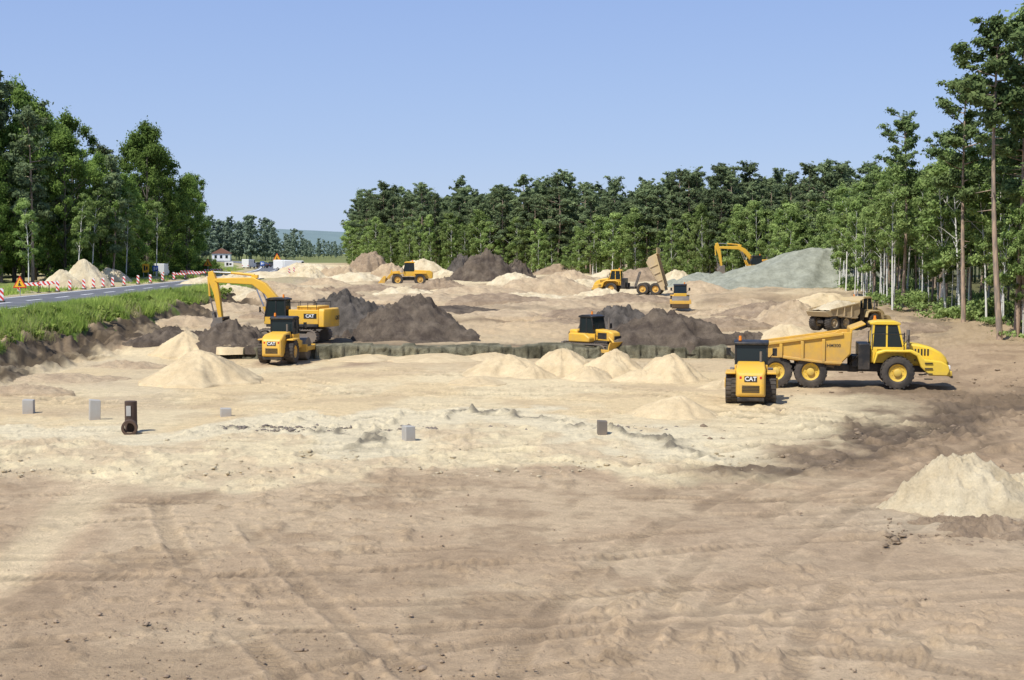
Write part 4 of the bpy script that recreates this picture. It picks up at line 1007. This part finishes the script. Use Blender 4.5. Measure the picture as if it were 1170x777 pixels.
print("pines",np_cnt,"birches",nb)
for x,y,h in ((34.2,99.5,22.4),(36.6,103,23.2),(38.5,107,22),(35.6,112,19),(36.0,131,17.6)):
    plant(random.choice(pineN),"pine_tree","very tall pine with high crown and long bare trunk","tree",x,y,h,"pines of the roadside wood")
def lowwood(name,pts,kindfn,mat,label):
    Vs=[];Fs=[];Ts=[];o=0; r=np.random.default_rng(5)
    protos=[kindfn(k) for k in range(4)]
    for (x,y,h) in pts:
        (tv,tf),(lv,lf,lt),h0=protos[r.integers(4)]
        sc=h/h0; a=r.random()*6.28; ca,sa=math.cos(a),math.sin(a); z=Hs(x,y); tt=r.normal(0,.14)
        v=lv*sc; v=np.stack([v[:,0]*ca-v[:,1]*sa+x,v[:,0]*sa+v[:,1]*ca+y,v[:,2]+z],1)
        Vs.append(v);Fs.append(lf+o);Ts.append(np.clip(lt+tt,0,1));o+=len(v)
        v=tv*sc; v=v+np.array([x,y,z]); Vs.append(v);Fs.append(tf+o);Ts.append(np.full(len(v),0.3));o+=len(v)
    ob=addobj(name,crownmesh(name,(np.concatenate(Vs),np.concatenate(Fs),np.concatenate(Ts)),mat)); ob["kind"]="stuff"; ob["label"]=label; ob["category"]="wood"
def pr_(k):
    t,l=pine(300+k,20,.22,3.7,2200,.38); return t,l,20
def brr(k):
    t,l=broad(320+k,18,1.0,5.5,2200,.46); return t,l,18
P=[]
for off in (18.5,22.5,28,35,43):
    s=0
    while s<TOT+20:
        x,y=at(min(s,TOT-1),off+random.uniform(-2.5,2.5)); P.append((x,y,np.interp(y,*hy)*random.uniform(.74,.98)*(.85 if y<190 else 1))); s+=random.uniform(3.5,6.5)
lowwood("dense_wood",P,pr_,LPINE_HAZE,"dense dark pine wood behind the edge trees")
P=[]
for i in range(110):
    yy=random.uniform(620,740); px=random.uniform(140,345); h=random.uniform(12,20)*(1 if px<315 else .7); P.append(((px-585)/F*yy,yy,h))
for i in range(70):
    yy=random.uniform(740,980); P.append(((random.uniform(280,430)-585)/F*yy,yy,random.uniform(7,11)))
for i in range(110):
    yy=random.uniform(470,560); P.append(((random.uniform(400,700)-585)/F*yy,yy,random.uniform(16,22)))
lowwood("distant_wood",P,lambda k:(lambda a:(a[0],a[1],20))(pine(350+k,20,.12,4.2,1300,.6)),LFAR_HAZE,"distant hazy wood beyond the site")
gl=[(-71,188,25.5),(-67,195,23),(-78,190,26),(-62.5,199,21.5),(-71,203,27),(-60.5,210,19),(-66,215,25),(-82,201,26),(-59.5,221,16),(-61.5,240,25),(-60.5,247,22.5),(-65,254,24),(-73,218,24),(-78,230,23),(-88,195,26),(-58.5,256,17),(-60,264,18),(-67,277,20),(-71,292,18),(-64,206,15),(-68,184,14)]
for x,y,h in gl:
    plant(random.choice(brd),"oak_tree","large leafy deciduous tree in the roadside grove","tree",x,y,h*random.uniform(.95,1.03),"deciduous trees of the roadside grove",w=random.uniform(.66,.88))
for x,y,h in ((-61,215,20),(-66,204,25),(-70,195,27.5),(-64,190,23),(-59,210,18),(-74,192,27)):
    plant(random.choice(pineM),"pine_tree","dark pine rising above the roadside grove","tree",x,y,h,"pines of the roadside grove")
for x,y,h in ((-58,190,12),(-57.5,212,13),(-61.5,181,11),(-59,200,14),(-57,228,12)):
    plant(random.choice(birN),"birch_tree","slim birch at the edge of the roadside grove","tree",x,y,h,"birches of the roadside grove")
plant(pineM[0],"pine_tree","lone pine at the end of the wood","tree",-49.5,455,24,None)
P=[(random.uniform(-115,-82),random.uniform(190,330),random.uniform(14,18)) for _ in range(80)]+[(random.uniform(-82,-68),random.uniform(225,300),random.uniform(10,15)) for _ in range(24)]
lowwood("dense_grove",P,brr,LBROAD,"dense deciduous grove behind the edge trees")
def bushes(name,pts,mat,label):
    Vs=[];Fs=[];Ts=[];o=0; r=np.random.default_rng(9)
    for x,y,rr,h in pts:
        tn=r.random()*.8
        cl=[(r.normal(0,rr*.5),r.normal(0,rr*.5),h*(.15+.7*r.random()),rr*.45,h*.22,tn+.2*r.random()) for _ in range(8)]
        V,Fc,T=leafarr(r,cl,int(380*rr),.13,h*.3); Vs.append(V+np.array([x,y,Hs(x,y)]));Fs.append(Fc+o);Ts.append(T);o+=len(V)
    ob=addobj(name,crownmesh(name,(np.concatenate(Vs),np.concatenate(Fs),np.concatenate(Ts)),mat)); ob["kind"]="stuff"; ob["label"]=label; ob["category"]="undergrowth"
P=[]
for i in range(500):
    s=random.uniform(0,TOT); x,y=at(s,random.uniform(-1.5,8)); P.append((x,y,random.uniform(.6,1.9),random.uniform(.5,1.8) if y<190 else random.uniform(1,5)))
bushes("undergrowth",P,LBIRCH,"light green undergrowth along the wood edge")
P=[(float(road_cx(y))-random.uniform(13,19),y,random.uniform(.8,1.8),random.uniform(1,3)) for y in [random.uniform(185,330) for _ in range(130)]]
bushes("hedge_undergrowth",P,LBROAD,"green undergrowth below the roadside grove")
def grass(name,n,mat,fn,hmin,hmax,wd,label):
    r=np.random.default_rng(3); X,Y=fn(r,n); Z=H(X,Y); n=len(X)
    t=X-(road_cx(Y)+5.2); k=np.clip(.30+.22*t,.30,1.0); k=np.where(t<-3,1,k)
    h=(hmin+(hmax-hmin)*r.random(n)**1.6*(.1+1.9*fbm(X*.6,Y*.4,3,19)))*k; a=r.random(n)*6.28; ln=r.normal(0,.35,(n,2))*h[:,None]
    dx=np.cos(a)*wd;dy=np.sin(a)*wd
    V=np.stack([np.stack([X-dx,Y-dy,Z-.08],1),np.stack([X+dx,Y+dy,Z-.08],1),np.stack([X+ln[:,0],Y+ln[:,1],Z+h],1)],1).reshape(-1,3)
    t=np.clip(np.repeat(.40+1.6*(fbm(X*.5,Y*.3,3,77)-.45)+.15*r.normal(size=n),3),0,1)
    ob=addobj(name,crownmesh(name,(V,np.arange(3*n).reshape(n,3),t),mat)); ob["kind"]="stuff"; ob["label"]=label; ob["category"]="grass"
def bankf(r,n):
    Y=70+r.random(n)**1.2*115; X=road_cx(Y)+5.2+r.random(n)*6.6; k=(fbm(X*.5,Y*.3,3,13)>.30)&(X-(road_cx(Y)+5.2)<5.9+2.6*(fbm(X*.5,Y*.45,3,45)-.5)*2)&(r.random(n)>sst(Y,150,185)*.8); return X[k],Y[k]
grass("grass",190000,LGRASS,bankf,.18,1.0,.04,"bright green grass on the road embankment")
def bankd(r,n):
    Y=70+r.random(n)**1.2*110; X=road_cx(Y)+6.8+r.random(n)*5.0; k=fbm(X*.4,Y*.25,3,33)>.52; return X[k],Y[k]
grass("dry_weeds",18000,LDRY,bankd,.3,1.1,.035,"tall dry weeds on the embankment")
P=[]
for i in range(150):
    yy=random.uniform(72,165); P.append((float(road_cx(yy))+random.uniform(8.0,11.3),yy,random.uniform(.3,.8),random.uniform(.3,1.0)))
bushes("bank_weeds",P,LGRASS,"leafy green weeds along the embankment edge")
def vergef(r,n):
    Y=110+r.random(n)*220; X=road_cx(Y)-7.5-r.random(n)*11; k=np.hypot((X+54)/5,(Y-179)/14)>1; return X[k],Y[k]
grass("verge_grass",40000,LGRASS,vergef,.15,.5,.05,"grass verge beyond the road")
V=[];Fc=[];nx=60
for j in range(6):
    for i in range(nx+1):
        x=-900+i*25; y=1700+j*60; u=(x+330)/260
        V.append((x,y,-2+ (27*math.exp(-u*u)+9)*math.sin(j/5*math.pi*.5)+3*vn([x*.05],[j*.7],4)[0]*(j>0)))
for j in range(5):
    for i in range(nx): a=j*(nx+1)+i; Fc.append((a,a+1,a+nx+2,a+nx+1))
m,nt,b=newmat("hazed_far_woodland"); no=N(nt,'ShaderNodeTexNoise'); no.inputs['Scale'].default_value=.03; geo=N(nt,'ShaderNodeNewGeometry'); nt.links.new(geo.outputs['Position'],no.inputs['Vector'])
r_=N(nt,'ShaderNodeValToRGB'); r_.color_ramp.elements[0].color=(.13,.19,.20,1); r_.color_ramp.elements[1].color=(.20,.27,.26,1); nt.links.new(no.outputs['Fac'],r_.inputs[0]); nt.links.new(r_.outputs[0],b.inputs['Base Color']); b.inputs['Roughness'].default_value=1  # blue-green ramp carries the aerial haze over the hill in its colour
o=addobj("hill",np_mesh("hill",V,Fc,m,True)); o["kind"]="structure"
# ------------------------------------------------------------ light
az=math.atan2(-.50,-.62); el=math.radians(54)
D=Vector((math.sin(az)*math.cos(el),math.cos(az)*math.cos(el),math.sin(el)))
sd=bpy.data.lights.new("sun",'SUN'); sd.energy=4.8; sd.angle=math.radians(.5); sd.color=(1,.965,.90)
so=bpy.data.objects.new("sun",sd); COL.objects.link(so); so.rotation_euler=D.to_track_quat('Z','Y').to_euler(); so.location=(0,0,50)
w=bpy.data.worlds.new("World"); scene.world=w; w.use_nodes=True; nt=w.node_tree
bg=nt.nodes['Background']; sk=N(nt,'ShaderNodeTexSky'); sk.sky_type='NISHITA'; sk.sun_disc=False; sk.sun_elevation=el; sk.sun_rotation=az%(2*math.pi); sk.air_density=1.0; sk.dust_density=.4; sk.ozone_density=3; sk.altitude=100
tc=N(nt,'ShaderNodeTexCoord'); sp=N(nt,'ShaderNodeSeparateXYZ'); nt.links.new(tc.outputs['Generated'],sp.inputs[0])
rp=N(nt,'ShaderNodeValToRGB'); e=rp.color_ramp.elements; e[0].position=0.0; e[0].color=(.50,.63,.88,1); e[1].position=1.0; e[1].color=(.12,.21,.48,1)
a_=e.new(.07); a_.color=(.41,.55,.87,1); a_=e.new(.2); a_.color=(.31,.45,.83,1)
nt.links.new(sp.outputs['Z'],rp.inputs[0])
sc_=N(nt,'ShaderNodeVectorMath',operation='SCALE'); sc_.inputs['Scale'].default_value=1/.12; nt.links.new(rp.outputs[0],sc_.inputs[0])
mx=N(nt,'ShaderNodeMix',data_type='RGBA'); mx.inputs[0].default_value=.8
nt.links.new(sk.outputs[0],mx.inputs[6]); nt.links.new(sc_.outputs[0],mx.inputs[7]); nt.links.new(mx.outputs[2],bg.inputs['Color']); bg.inputs['Strength'].default_value=.12
